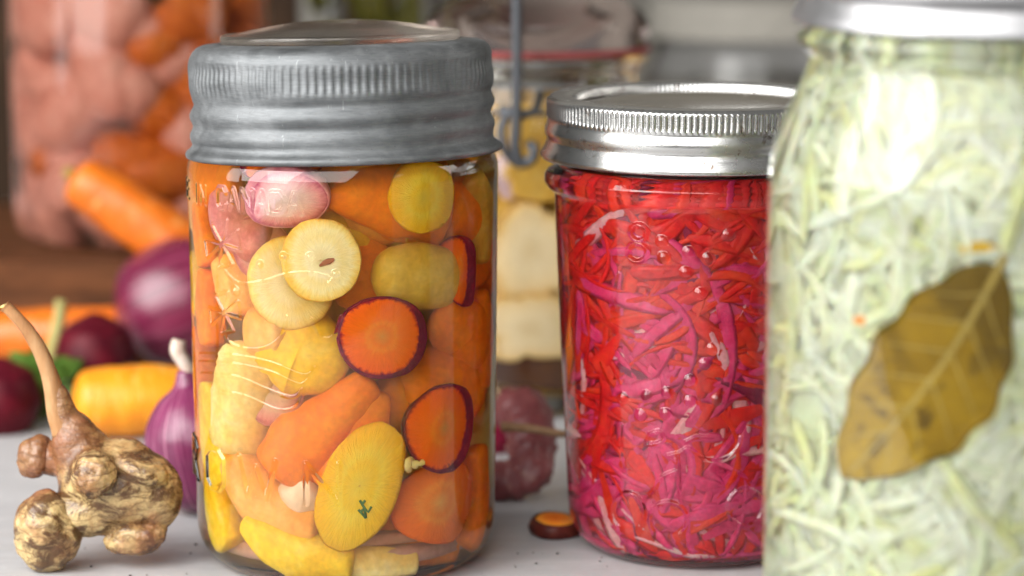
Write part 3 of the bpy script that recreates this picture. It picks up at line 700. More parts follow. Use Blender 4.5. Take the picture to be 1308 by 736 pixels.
lp = [(0.0, 128.3), (24, 128.4), (26, 128.8), (28.2, 129.3), (29.8, 129.2), (31.0, 128.3), (34.6, 128.0), (36.6, 128.4), (36.65, 127.6), (0, 127.4)]
V, F = lathe([(a*LZ, b*LZ) for a, b in lp], 128, J2.x, J2.y, None, tilt2, 0.12)
clean(mk('lid_disc', V, F, TIN_LID, jar2))
# shreds
def shred(J, th, z, al, kap, ln, w, t, dep, wav, ph, twist, n=13, ns=6):
    """a tapered curved strip lying near the wall of a jar"""
    V = []; ds = ln/(n-1); r = J.ri
    pts = []
    for i in range(n):
        rho = float(J.rin(np.array(min(max(z, .006), J.ztop))))-0.0006-dep-wav*(0.5+0.5*math.sin(ph+i*0.55)); rho = max(rho, .004)
        pts.append((th, min(max(z, .0055), J.ztop-.0015), rho, al)); th += math.cos(al)*ds/r; z += math.sin(al)*ds; al += kap*ds
    for i, (a, zz, rho, al) in enumerate(pts):
        er = Vector((math.sin(a), -math.cos(a), 0)); et = Vector((math.cos(a), math.sin(a), 0)); ez = Vector((0, 0, 1))
        sd = (et*-math.sin(al)+ez*math.cos(al)); tw = twist*math.sin(ph+i*0.22)
        e1 = sd*math.cos(tw)+er*math.sin(tw); e2 = er*math.cos(tw)-sd*math.sin(tw)
        p = Vector((J.x, J.y, 0))+er*rho+ez*zz; u = i/(n-1); tp = (4*u*(1-u))**0.4*0.95+0.05
        for k in range(ns):
            b = 2*math.pi*k/ns; V.append(p+e1*(w*tp*math.cos(b))+e2*(t*tp*math.sin(b)))
    F = [(i*ns+k, i*ns+(k+1) % ns, (i+1)*ns+(k+1) % ns, (i+1)*ns+k) for i in range(n-1) for k in range(ns)]
    F.append(tuple(range(ns-1, -1, -1))); F.append(tuple((n-1)*ns+k for k in range(ns)))
    return V, F
def core(J, rf, zt, seed, amp=.0016):
    V = []; nz = 60; sg = 90
    for i in range(sg):
        a = 2*math.pi*i/sg
        for j in range(nz):
            z = .006+(zt-.006)*j/(nz-1); r = (float(J.rin(np.array(z)))-rf)+amp*mnoise.noise(Vector((math.sin(a)*5, math.cos(a)*5, z*160+seed)))
            if j in (0, nz-1): r *= .01
            V.append((J.x+r*math.sin(a), J.y-r*math.cos(a), z))
    return V, grid_faces(sg, nz, True)
RED = [veg_mat('red_shred', [(0.62, 0.006, 0.01), (0.82, 0.015, 0.015), (0.88, 0.05, 0.02)], 200, .28, vein=None),
       veg_mat('scarlet_shred', [(0.78, 0.02, 0.010), (0.86, 0.035, 0.014), (0.90, 0.075, 0.025)], 200, .28),
       veg_mat('magenta_shred', [(0.64, 0.012, 0.08), (0.80, 0.035, 0.15), (0.87, 0.10, 0.23)], 200, .28),
       veg_mat('pink_shred', [(0.86, 0.22, 0.24), (0.90, 0.36, 0.36), (0.92, 0.55, 0.50)], 200, .25),
       veg_mat('wine_shred', [(0.12, 0.004, 0.03), (0.26, 0.01, 0.05), (0.38, 0.03, 0.07)], 200, .3)]
def project(v):
    d = Vector(v)-CO; z = d.dot(FWD); return 654+FPX*d.x/z, 368-FPX*d.dot(UP)/z
def in_leaf(v):
    if v[1] > .6: return False
    x, y = project(v); dx, dy = x-1180, y-478; c_, s_ = -.61, .79
    u = dx*c_+dy*s_; w = dx*s_-dy*c_
    return (u/165)**2+(w/84)**2 < 1
def shred_mass(J, name, n, mats, weights, wr, tr, lr, zr, depr, seed, coremat, label, cat, rf, twist=.3, curl=35, skip=None):
    r_ = random.Random(seed); V, F = core(J, rf, J.ztop-.002, seed); mi = [len(mats)]*len(F)
    for i in range(n):
        th = r_.gauss(0, .9) if r_.random() < .8 else r_.uniform(-3.1, 3.1)
        al = r_.choice((-1, 1))*abs(r_.gauss(.5, .55)); v, f = shred(J, th, r_.uniform(*zr), al, r_.gauss(0, curl), r_.uniform(*lr), r_.uniform(*wr), r_.uniform(*tr), depr*r_.random()**1.3, r_.uniform(0, .0022), r_.uniform(0, 6.3), twist)
        if skip and skip(v[len(v)//2]) and r_.random() > .05: continue
        o = len(V); V += [tuple(x) for x in clamp_jar(v, J, .0003)]; F += [tuple(o+q for q in g) for g in f]
        wz = list(weights)
        if len(wz) > 3: hz = min(max(sum(p[2] for p in v)/len(v)/J.ztop, 0), 1); wz[1] *= .3+1.4*hz; wz[2] *= 3.2-3.0*hz; wz[3] *= 1.8-1.4*hz
        k = r_.choices(range(len(mats)), wz)[0]; mi += [k]*len(f)
    return tag(mk(name, V, F, list(mats)+[coremat], midx=mi), label, cat, kind='stuff')
shred_mass(J2, 'shredded_vegetables', 1800, RED, (6, 2.6, 3.2, .5, .35), (.0006, .0029), (.0003, .0006), (.016, .050), (.008, .111), .0026, 11, RED[0], 'tangled red and pink vegetable shreds packed in the middle jar', 'shreds', .0030)
big = [((740, 470), (790, 430), 14, 0), ((760, 520), (752, 610), 17, 0), ((790, 560), (840, 640), 16, 0), ((850, 420), (960, 330), 16, 1), ((830, 470), (930, 470), 18, 2), ((880, 600), (980, 560), 13, 0),
       ((860, 690), (975, 640), 15, 1), ((800, 400), (880, 440), 16, 2), ((930, 380), (985, 300), 14, 0), ((900, 545), (985, 520), 15, 0), ((735, 300), (775, 340), 13, 1), ((745, 400), (735, 480), 12, 0),
       ((800, 640), (830, 710), 14, 1), ((900, 690), (985, 665), 11, 2), ((880, 430), (925, 420), 10, 2), ((845, 520), (870, 640), 13, 2), ((760, 600), (775, 670), 12, 1), ((920, 640), (985, 600), 12, 0),
       ((835, 360), (900, 300), 13, 0), ((780, 300), (830, 280), 10, 2), ((940, 450), (985, 470), 14, 1), ((900, 260), (970, 280), 11, 0)]
gname = {0: 'red', 1: 'scarlet', 2: 'magenta', 3: 'pink'}
for i, (a, b, hw, k) in enumerate(big):
    mid = ((a[0]+b[0])/2+rng.uniform(-8, 8), (a[1]+b[1])/2+rng.uniform(-10, 10))
    chunk_in(J2, 'vegetable_shred', [(*a, hw*.35), (*mid, hw*.8), (*b, hw*.3)], .0012+.0009*(i % 3), RED[k], f'broad {gname[k]} vegetable strip among the shreds in the middle jar', 'vegetable strip', flat=.35, bump=.12, group=f'broad {gname[k]} strips in the middle jar')

# ================================================================== JAR THREE : cabbage with bay leaf
J3 = Jar(); J3.pxc = 1262; J3.x = (1262-654)/5550; J3.y = 0.600; J3.r = 0.0505; J3.ri = 0.0478; J3.ztop = 0.160
K3 = [(0, .0495), (.012, .0498), (.03, .0505), (.12, .0506), (.1286, .0503), (.133, .0494), (.139, .0474), (.1455, .0443), (.1505, .0422), (.1525, .0417), (.1540, .0422), (.1555, .0438), (.1570, .0445), (.1585, .0440), (.1597, .0420), (.1605, .0405), (.172, .0405)]
kz3 = np.array([k[0] for k in K3]); kr3 = np.array([k[1] for k in K3])
def j3_prof(z): return float(np.interp(z, kz3, kr3))
J3.rin = lambda z: np.where(np.asarray(z) > .014, np.minimum(np.interp(z, kz3, kr3), np.interp(z, [.0, .150, .152, .17], [.05, .042, .0405, .0405]))-.0028, .0468-.010*(1-np.sqrt(np.clip(1-((0.014-np.asarray(z))/0.0115)**2, 0.02, 1))))
jar3 = empty('cabbage_jar', (J3.x, J3.y, 0)); tag(jar3, 'tall glass jar of pale shredded cabbage with a bay leaf at its front', 'jar')
V, F = glass_body(J3, j3_prof, 0.173, 0.0105, [], 160, 0.0125, 0.12, 160)
mk('glass_body', V, F, GLASS, jar3)
V, F = liquid_body(J3, 0.1615, 0.004, 0.0105)
tag(clean(mk('brine', V, F, BRINE_GREEN)), 'pale green brine filling the jar of cabbage', 'brine')
prof = [(36, 179), (36.5, 181.5), (38, 182), (42.5, 181.5), (43.4, 180.5), (43.6, 174), (43.5, 172.5), (43.9, 171), (44.0, 169.5), (43.5, 168.2), (43.3, 167), (43.9, 165.4), (44.7, 163.8), (45.1, 162.8), (45.15, 161.8), (44.8, 161.3), (44.2, 161.6), (43.9, 162.4)]
tilt3 = Matrix.Rotation(R(2.0), 3, 'X')
V, F = lathe(smooth_profile([(a*LZ, b*LZ) for a, b in prof], 3), 200, J3.x, J3.y, lambda th, r, z: (0*th+.0006*(r > .03), 0*th+0*z), tilt3, .165)
mk('screw_band', V, F, TIN_CLEAN, jar3)
V, F = lathe([(0, .1795), (.036, .1795), (.036, .1785), (0, .1785)], 96, J3.x, J3.y, None, tilt3, .165); clean(mk('lid_disc', V, F, TIN_LID, jar3))
CAB = [veg_mat('white_cabbage', [(0.82, 0.80, 0.50), (0.89, 0.87, 0.63), (0.92, 0.91, 0.74)], 90, .3),
       veg_mat('pale_green_cabbage', [(0.74, 0.77, 0.40), (0.80, 0.82, 0.51), (0.85, 0.86, 0.62)], 90, .3),
       veg_mat('yellow_cabbage', [(0.74, 0.72, 0.28), (0.81, 0.79, 0.42), (0.85, 0.84, 0.54)], 90, .3)]
shred_mass(J3, 'shredded_cabbage', 2600, CAB, (5, 2.8, 1.6), (.0005, .0024), (.0003, .0006), (.016, .055), (.008, .158), .0022, 5, CAB[1], 'pale green and white cabbage shreds packed in the tall jar', 'cabbage', .0026, skip=lambda c: in_leaf(c))
# bay leaf pressed against the glass
BAY = veg_mat('bay_leaf_brown', [(0.12, 0.068, 0.003), (0.30, 0.175, 0.007), (0.43, 0.27, 0.015)], 45, .35, .05, bump=.6, vein=(0.10, .055, .006))
nt = BAY.node_tree; N_, L_ = nt.nodes, nt.links; P_ = N_['Principled BSDF']; old = P_.inputs['Base Color'].links[0].from_socket
sx = N_.new('ShaderNodeSeparateXYZ'); L_.new(coord(N_), sx.inputs[0]); nn = noise_n(N_, L_, coord(N_), 160, 4)
f_ = math_n(N_, L_, 'ADD', math_n(N_, L_, 'MULTIPLY', math_n(N_, L_, 'ADD', sx.outputs['X'], sx.outputs['Z']), 22), nn.outputs[0])
L_.new(mix_n(N_, L_, ramp_out(N_, L_, f_, (0, 0, 0), (.8, .8, .8), .78, 1.0), old, (0.11, .065, .008)), P_.inputs['Base Color'])
BAYV = plain('bay_leaf_rib', (0.40, 0.28, 0.05), .4)
A = np.array((1280., 342.)); B = np.array((1070., 612.)); ax = B-A; nl = np.hypot(*ax); ax /= nl; sdv = np.array((-ax[1], ax[0]))
def leaf_w(t): return 92*(math.sin(math.pi*min(max(t, 0), 1)**0.95))**0.70
def leaf_pt(t, s, dep):
    q = A+ax*(nl*t)+sdv*(s*leaf_w(t)) + sdv*(-14*math.sin(math.pi*t)); return jar_pt(J3, q[0], q[1], dep)[0]
nu, nv = 40, 17; V = []
for lay in (0, 1):
    for i in range(nu):
        for j in range(nv):
            t = i/(nu-1); s = -1+2*j/(nv-1); s *= 1+.05*math.sin(t*31+j*.3)
            V.append(leaf_pt(t, s, .0009+.0006*abs(s)+.0004*math.sin(t*9+s*4)+(0.0004 if lay else 0)))
F = grid_faces(nu, nv)+[tuple(reversed(f)) for f in grid_faces(nu, nv, off=nu*nv)]
for i in range(nu-1):
    for j, r_ in ((0, 1), (nv-1, 0)):
        q = (i*nv+j, (i+1)*nv+j, nu*nv+(i+1)*nv+j, nu*nv+i*nv+j); F.append(q if not r_ else tuple(reversed(q)))
leaf = mk('bay_leaf', clamp_jar(V, J3, .00012), F, BAY); tag(leaf, 'large brown olive bay leaf pressed against the glass of the cabbage jar', 'bay leaf')
V, F, _ = tube([leaf_pt(t, 0, .0008) for t in np.linspace(-.04, .97, 24)], list(np.linspace(.0009, .0003, 24)), 8); mk('midrib', clamp_jar(V, J3, .0001), F, BAYV, leaf)
for k in range(6):
    for sg in (-1, 1):
        t0 = .12+.13*k; V, F, _ = tube([leaf_pt(t0+.13*u, sg*u*.85, .0008+.0005*u) for u in np.linspace(0, 1, 7)], list(np.linspace(.00028, .0001, 7)), 6)
        mk('side_vein', clamp_jar(V, J3, .0001), F, BAYV, leaf)
chunk_in(J3, 'carrot_sliver', [(1080, 410, 5), (1092, 412, 6)], .002, ORANGE_SKIN, 'tiny orange carrot fleck left of the bay leaf', 'carrot sliver', flat=.4)
chunk_in(J3, 'chilli_fleck', [(1225, 322, 5), (1250, 318, 7), (1275, 322, 4)], .002, YELLOW_SKIN, 'small yellow brown fleck just above the bay leaf tip', 'fleck', flat=.4)

# ================================================================== left foreground and vegetables
def ellipsoid(c, rx, ry, rz, rot=None, sub=4, bump=0.0, seed=0):
    bm = bmesh.new(); bmesh.ops.create_icosphere(bm, subdivisions=sub, radius=1)
    M = rot or Matrix.Identity(3)
    for v in bm.verts:
        k = 1+bump*mnoise.noise(v.co*1.3+Vector((seed, 0, 0)))+bump*.4*mnoise.noise(v.co*3.7+Vector((0, seed, 0)))
        v.co = Vector(c)+M @ Vector((v.co.x*rx*k, v.co.y*ry*k, v.co.z*rz*k))
    bm.verts.index_update(); V = [tuple(v.co) for v in bm.verts]; F = [tuple(v.index for v in f.verts) for f in bm.faces]; bm.free(); return V, F
def remesh_union(parts, voxel, smooth_it, disp=0.0):
    V = []; F = []
    for v, f in parts: o = len(V); V += v; F += [tuple(o+q for q in g) for g in f]
    me = bpy.data.meshes.new('tmp'); me.from_pydata(V, [], F); ob = bpy.data.objects.new('tmp', me); COL.objects.link(ob)
    m = ob.modifiers.new('r', 'REMESH'); m.mode = 'VOXEL'; m.voxel_size = voxel
    s = ob.modifiers.new('s', 'SMOOTH'); s.iterations = smooth_it; s.factor = .6
    dg = bpy.context.evaluated_depsgraph_get(); dg.update(); ev = ob.evaluated_get(dg).to_mesh()
    v = [tuple(x.co+x.normal*(disp*(mnoise.noise(x.co*130)+.6*mnoise.noise(x.co*300)+.35*mnoise.noise(x.co*700)))) for x in ev.vertices]; f = [tuple(p.vertices) for p in ev.polygons]
    bpy.data.objects.remove(ob, do_unlink=True); return v, f
def choke_mat():
    m, nt, N, L, P = new_mat('sunchoke_skin'); co = coord(N)
    a = noise_n(N, L, co, 60, 5, .6, .5); b = noise_n(N, L, mapping(N, L, co, (1, 1, 1.5)), 120, 7, .68, .8); f = noise_n(N, L, co, 900, 3)
    c = mix_n(N, L, ramp_out(N, L, a.outputs[0], (0, 0, 0), (1, 1, 1), .42, .58), (0.54, 0.39, 0.18), (0.31, 0.16, 0.06))
    c = mix_n(N, L, ramp_out(N, L, b.outputs[0], (0, 0, 0), (0.92, 0.92, 0.92), .45, .57), c, (0.075, 0.030, 0.011))
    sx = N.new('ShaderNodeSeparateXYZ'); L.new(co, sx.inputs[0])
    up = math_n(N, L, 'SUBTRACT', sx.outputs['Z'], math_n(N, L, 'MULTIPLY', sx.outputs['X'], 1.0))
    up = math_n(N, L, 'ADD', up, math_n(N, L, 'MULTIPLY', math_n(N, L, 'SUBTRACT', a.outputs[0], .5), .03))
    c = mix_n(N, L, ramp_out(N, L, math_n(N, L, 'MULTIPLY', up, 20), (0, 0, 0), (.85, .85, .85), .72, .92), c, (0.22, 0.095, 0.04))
    pr = noise_n(N, L, co, 55, 3); c = mix_n(N, L, ramp_out(N, L, pr.outputs[0], (0, 0, 0), (.45, .45, .45), .55, .7), c, (0.34, 0.13, 0.08))
    c = mix_n(N, L, .5, c, ramp_out(N, L, f.outputs[0], (.65, .62, .6), (1.25, 1.25, 1.25)), 'MULTIPLY')
    wv = N.new('ShaderNodeTexWave'); wv.bands_direction = 'Z'; wv.inputs['Scale'].default_value = 95; wv.inputs['Distortion'].default_value = 9; wv.inputs['Detail'].default_value = 3; wv.inputs['Detail Scale'].default_value = 1.2; L.new(co, wv.inputs['Vector'])
    c = mix_n(N, L, ramp_out(N, L, wv.outputs[0], (.45, .45, .45), (0, 0, 0), .0, .16), c, (0.11, 0.045, 0.018))
    L.new(c, P.inputs['Base Color']); P.inputs['Roughness'].default_value = .27
    P.inputs['Subsurface Weight'].default_value = .08; P.inputs['Subsurface Scale'].default_value = .002
    h = mix_n(N, L, .4, b.outputs[0], f.outputs[0]); bump_n(N, L, P, h, .6, .0012); return m
CHOKE = choke_mat()
YA = .722; k_ = mpp(YA)
def ap(px, py, dy=0.0): return at(px, py, YA+dy)
root = empty('sunchoke', ground(130, 722)); tag(root, 'knobbly brown and cream sunchoke with a long dried stalk at the lower left', 'sunchoke')
bp = [ellipsoid(ap(154, 616), 72*k_, 50*k_, 58*k_, Matrix.Rotation(R(14), 3, 'Y'), 5, .10, 1), ellipsoid(ap(196, 630), 38*k_, 36*k_, 50*k_, None, 4, .08, 2), ellipsoid(ap(112, 604), 40*k_, 38*k_, 62*k_, None, 4, .06, 3),
      ellipsoid(ap(96, 566), 31*k_, 28*k_, 42*k_, None, 4, .05, 4), ellipsoid(ap(82, 530), 17*k_, 16*k_, 44*k_, Matrix.Rotation(R(-12), 3, 'Y'), 3, .04, 5), ellipsoid(ap(112, 652), 52*k_, 40*k_, 36*k_, None, 4, .05, 6),
      ellipsoid(ap(68, 586, .003), 32*k_, 22*k_, 24*k_, None, 3, .05, 9), ellipsoid(ap(172, 672, .0), 40*k_, 28*k_, 24*k_, None, 4, .06, 10),
      ellipsoid(ap(121, 606, -.008), 31*k_, 24*k_, 33*k_, None, 4, .05, 11), ellipsoid(ap(178, 600, -.006), 38*k_, 28*k_, 20*k_, Matrix.Rotation(R(20), 3, 'Y'), 4, .08, 12)]
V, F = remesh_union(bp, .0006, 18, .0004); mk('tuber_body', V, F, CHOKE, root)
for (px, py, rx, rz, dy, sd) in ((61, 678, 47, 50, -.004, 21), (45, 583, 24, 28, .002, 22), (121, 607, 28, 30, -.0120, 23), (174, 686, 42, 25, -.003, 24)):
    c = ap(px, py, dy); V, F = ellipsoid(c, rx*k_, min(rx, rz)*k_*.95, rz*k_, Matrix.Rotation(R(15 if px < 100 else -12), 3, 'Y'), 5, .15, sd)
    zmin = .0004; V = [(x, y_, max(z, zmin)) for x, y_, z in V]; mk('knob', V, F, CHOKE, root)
V, F, _ = tube(spline([ap(84, 552), ap(74, 522), ap(66, 490), ap(52, 450), ap(32, 418), ap(14, 398), ap(6, 391)], 6), list(np.interp(np.linspace(0, 1, 37), [0, .15, .4, .75, .93, 1], np.array([19, 15, 10.5, 8, 7.2, 8.6])*k_)), 20, .16, 3)
stem = mk('stalk', V, F, veg_mat('dried_stalk', [(0.25, 0.11, 0.045), (0.38, 0.20, 0.09), (0.46, 0.29, 0.15)], 130, .55, .05, (1, 1, .35)), root)
for i in range(5):
    p0 = ap(6+i*1.5, 389+rng.uniform(-1, 4)); V, F, _ = tube([p0, p0+Vector((rng.uniform(-.0015, .0005), rng.uniform(-.001, .001), rng.uniform(-.001, .001)))], [.0005, .0002], 6); mk('stalk_fibre', V, F, CREAM_SKIN, stem, origin=root.location)

def onion_mat(name, c0, c1, c2):
    m, nt, N, L, P = new_mat(name)
    a = N.new('ShaderNodeAttribute'); a.attribute_name = 'pol'
    n = noise_n(N, L, mapping(N, L, a.outputs['Vector'], (6, 6, .8)), 2.2, 5, .6); b = noise_n(N, L, coord(N), 60, 4)
    r = ramp(N, [(.3, c0), (.55, c1), (.72, c2)]); L.new(n.outputs[0], r.inputs[0])
    c = mix_n(N, L, .5, r.outputs[0], ramp_out(N, L, b.outputs[0], (.6, .6, .6), (1.2, 1.2, 1.2)), 'MULTIPLY')
    L.new(c, P.inputs['Base Color']); P.inputs['Roughness'].default_value = .25; bump_n(N, L, P, n.outputs[0], .2, .0008); return m
ONION = onion_mat('red_onion_skin', (0.08, 0.007, 0.024), (0.17, 0.018, 0.052), (0.34, 0.08, 0.14))
ONION2 = onion_mat('purple_onion_skin', (0.11, 0.012, 0.05), (0.19, 0.03, 0.09), (0.44, 0.18, 0.26))
def turned(name, base, axis, prof, mat, parent=None, seg=64, wob=.02, seed=0):
    """solid of revolution about an axis from a base point; prof (r, h) from bottom to top"""
    ax = Vector(axis).normalized(); a = ax.cross(Vector((0, 1, 0))).normalized(); b = ax.cross(a)
    V = []; pol = []; n = len(prof)
    for k in range(seg):
        t = 2*math.pi*k/seg
        for j, (r, h) in enumerate(prof):
            rr = r*(1+wob*mnoise.noise(Vector((math.cos(t)*1.2+seed, math.sin(t)*1.2, h*40))))
            V.append(Vector(base)+ax*h+a*(rr*math.cos(t))+b*(rr*math.sin(t))); pol.append((math.cos(t), math.sin(t), j/(n-1)))
    o = mk(name, [tuple(v) for v in V], grid_faces(seg, n, True), mat, parent, pol=pol, origin=None if parent is not None else base)
    return clean(o, 1e-7)
STEMW = veg_mat('dry_white_neck', [(0.40, 0.27, 0.20), (0.60, 0.48, 0.40), (0.72, 0.62, 0.55)], 160, .5, .05)
def onion(name, base, axis, rad, hgt, mat, label, neck=True, seed=0):
    root = empty(name, base); tag(root, label, 'onion')
    pr = smooth_profile([(0.0002, 0), (rad*.35, hgt*.02), (rad*.84, hgt*.16), (rad, hgt*.42), (rad*.93, hgt*.66), (rad*.62, hgt*.85), (rad*.27, hgt*.95), (rad*.14, hgt*1.06), (.0002, hgt*1.07)], 5)
    turned('bulb', base, axis, pr, mat, root, 72, .04, seed)
    if neck:
        ax = Vector(axis).normalized(); tp = Vector(base)+ax*hgt*.96
        path = spline([tp, tp+ax*hgt*.12+Vector((.001, 0, 0)), tp+ax*hgt*.24+Vector((-.001, 0, 0)), tp+ax*hgt*.33], 4)
        V, F, _ = tube(path, list(np.interp(np.linspace(0, 1, len(path)), [0, .3, .7, 1], [rad*.24, rad*.11, rad*.15, rad*.12])), 14, .3, seed); mk('dry_neck', V, F, STEMW, root)
        for i in range(4):
            q = tp+ax*hgt*.05; dv = Vector((rng.uniform(-1, 1)*.004, rng.uniform(-1, 0)*.003, -.004)); V, F, _ = tube([q, q+dv*.5+ax*.001, q+dv], [.0012, .0011, .0004], 8, .2, i); mk('skin_flake', V, F, STEMW, root)
    return root
g = ground(268, 654); onion('shallot', (g.x, g.y, .0004), (-.16, .02, 1), .0162, .0415, ONION2, 'small purple onion with a white dried neck close beside the carrot jar', True, 3)
c1 = at(229, 390, .968); onion('red_onion', (c1.x-.022, .968, c1.z-.008), (1, .10, .42), .0236, .052, ONION, 'round dark red onion behind the left edge of the carrot jar', False, 5)
YC = ring_mat('yellow_carrot_skin', ((0.72, 0.23, 0.006), (0.84, 0.33, 0.014)), (0.90, 0.55, 0.15), 26)
OC = ring_mat('orange_carrot_skin', ((0.55, 0.11, 0.005), (0.68, 0.17, 0.010)), (0.88, 0.45, 0.15), 22)
def carrot(name, pts, mat, label, seed=0, bump=.06):
    """pts: (point, radius); first is the crown"""
    P = spline([p for p, r in pts], 8); rr = list(np.interp(np.linspace(0, 1, len(P)), np.linspace(0, 1, len(pts)), [r for p, r in pts]))
    r0 = rr[0]; t0 = (P[0]-P[1]).normalized(); pre = [(P[0]+t0*(r0*.45*math.sin(a)), r0*math.cos(a)) for a in (1.5, 1.25, 1, .75, .5, .25)]
    t1 = (P[-1]-P[-2]).normalized(); r1 = rr[-1]; post = [(P[-1]+t1*(r1*.45*math.sin(a)), r1*math.cos(a)) for a in (.25, .5, .75, 1, 1.25, 1.5)]
    V, F, pol = tube([p for p, r in pre]+P+[p for p, r in post], [r for p, r in pre]+rr+[r for p, r in post], 28, bump, seed)
    root = empty(name, P[0]); tag(root, label, 'carrot'); mk('root', V, F, mat, root, pol=pol)
    e = P[0]+t0*r0*.42; V, F, _ = tube([e, e+t0*.0025, e+t0*.004], [r0*.3, r0*.25, r0*.16], 12, .3, seed); mk('crown_stub', V, F, veg_mat(name+'_crown', [(0.25, .16, .04), (0.40, .28, .09)], 200, .6), root)
    return root
m9 = mpp(.9)
g = ground(120, 560); yc_ = g.y; rc = 47*mpp(yc_)
carrot('yellow_carrot', [(Vector((at(112, 515, yc_).x, yc_, rc)), rc*.92), (Vector((at(160, 515, yc_).x, yc_+.003, rc)), rc), (Vector((at(230, 515, yc_).x, yc_+.008, rc*.95)), rc*.93), (Vector((at(330, 515, yc_).x, yc_+.02, rc*.8)), rc*.7)], YC, 'thick yellow orange carrot lying behind the sunchoke', 2)
Y2 = 1.0; m10 = mpp(Y2)
carrot('orange_carrot', [(at(152, 421, .975), 29*m10), (at(80, 426, .975), 33*m10), (at(0, 430, .975), 33*m10), (at(-120, 436, .975), 26*m10)], OC, 'orange carrot lying at the far left behind the beets', 4)
carrot('leaning_carrot', [(at(105, 232, .985), 32*mpp(.985)), (at(150, 262, .985), 37*mpp(.985)), (at(215, 306, .985), 39*mpp(.985)), (at(300, 362, .985), 33*mpp(.985)), (at(370, 405, .985), 20*mpp(.985))], OC, 'blurred orange carrot leaning against the tall rear jar of carrots', 6)
BEET = veg_mat('beet_skin', [(0.03, .002, .006), (0.07, .004, .010), (0.12, .008, .016)], 90, .4, 0)
def beet(name, c, r, label, axis=(0, 0, 1), seed=0, mat=BEET):
    base = Vector(c)-Vector((0, 0, r*.95)); root = empty(name, base); tag(root, label, 'beet')
    pr = smooth_profile([(.0002, 0), (r*.6, r*.12), (r*.97, r*.7), (r, r*1.05), (r*.8, r*1.6), (r*.35, r*1.88), (r*.15, r*1.98), (.0002, r*2)], 5); turned('beet_root', base, axis, pr, mat, root, 56, .05, seed)
    return root
b1 = beet('beet', at(122, 452, .934), 51*mpp(.934), 'dark red beet between the red onion and the yellow carrot', seed=1)
b2 = beet('beet', at(2, 510, .90), 52*mpp(.90), 'dark purple beet cut off by the left edge of the photo', seed=2)
V, F, _ = tube(spline([at(60, 480, .93), at(68, 440, .94), at(76, 405, .945), at(78, 384, .945)], 5), list(np.linspace(.0026, .0020, 16)), 10, .1, 2)
lf = empty('leaf_stub', at(60, 485, .93)); tag(lf, 'pale trimmed leaf stalk with a small green leaf beside the beets', 'leaf stalk'); mk('leaf_stalk', V, F, veg_mat('leaf_stalk_green', [(0.30, .26, .08), (0.45, .42, .18)], 120, .5, .05), lf)
LEAFG = veg_mat('leaf_green', [(0.035, .07, .012), (0.07, .14, .02), (0.13, .2, .04)], 150, .5, .1)
for i in range(14):
    px, py = rng.uniform(32, 82), rng.uniform(462, 522); c = at(px, py, .925+rng.uniform(-.008, .008)); V = []; a0 = rng.uniform(0, 6.3)
    u = Vector((math.cos(a0), rng.uniform(-.5, .5), math.sin(a0))).normalized(); w = u.cross(Vector((.2, 1, .3))).normalized(); nn = u.cross(w); ln = rng.uniform(.005, .008)
    for q in range(7):
        for s in range(5):
            t = q/6; ss = -1+s/2; V.append(c+u*(ln*(t-.5)*2)+w*(ss*ln*.6*math.sin(math.pi*min(.97, t*.95+.03)))+nn*(.0012*math.sin(q*2.1+s*2.6)))
    mk('leaflet', [tuple(v) for v in V], grid_faces(7, 5), LEAFG, lf)
# twisted purple root, pale twig, cut slice and dried stalks between the jars
PROOT = ring_mat('pink_purple_root', ((0.15, .025, .03), (0.27, .075, .075)), (0.40, .22, .18), 14, .45)
Y3 = .80; m3 = mpp(Y3)
P = spline([at(656, 520, Y3+.03), at(675, 536, Y3+.02), at(682, 568, Y3+.01), at(680, 600, Y3), at(655, 614, Y3), at(605, 618, Y3)], 7); zr = np.interp(np.linspace(0, 1, len(P)), [0, .2, .5, .75, 1], np.array([30, 32, 30, 27, 20])*m3)
zr = [r*(1+.07*math.sin(i*1.9)) for i, r in enumerate(zr)]; V, F, pol = tube(P, list(zr), 26, .34, 5); V = [(x, y_, max(z, .0004)) for x, y_, z in V]
pr = empty('purple_carrot', ground(660, 640)); tag(pr, 'gnarled pink purple root curling between the carrot and red jars', 'purple carrot'); mk('root', V, F, PROOT, pr, pol=pol)
V, F, _ = tube(spline([at(640, 545, Y3-.012), at(680, 548, Y3-.012), at(722, 555, Y3-.012)], 5), list(np.linspace(.0016, .0011, 11)), 8, .2, 1); tag(mk('dry_twig', V, F, veg_mat('twig_tan', [(0.36, .2, .1), (0.5, .33, .2)], 200, .6, 0)), 'thin tan root tail lying across the gnarled purple root', 'twig')
beet('beet', at(625, 556, .87), 34*mpp(.87), 'small red beet showing just right of the carrot jar', seed=4, mat=veg_mat('bright_beet', [(0.16, .006, .025), (0.28, .015, .05), (0.34, .03, .06)], 90, .35, 0))
g = ground(704, 682); ps = empty('carrot_end', (g.x, g.y, 0)); tag(ps, 'dark purple carrot end with an orange cut face on the table between jars', 'carrot slice')
pf = [(.0002, .0004), (.0075, .0004), (.0080, .0018), (.0074, .0046), (.0068, .0058), (.0063, .0062)]
rs = turned('rind', (g.x+.001, g.y, 0), (0.06, -.10, 1), [(.0002, .0006)]+[(r*.98, h*.72+.0004) for r, h in pf[1:]], veg_mat('brown_purple_rind', [(0.05, .010, .010), (0.09, .018, .014), (0.14, .03, .02)], 200), ps, 48, .06, 2)
o = turned('cut_face', (g.x+.001, g.y, 0), (0.06, -.10, 1), [(.0058, .0044), (.0052, .0050), (.003, .0052), (.0002, .0052)], ORANGE_PLAIN, ps, 48, .05, 2)
a = o.data.attributes['pol']; 
GAR = veg_mat('dried_stalk_tan', [(0.22, .12, .06), (0.40, .27, .15), (0.52, .4, .26)], 130, .6, 0)
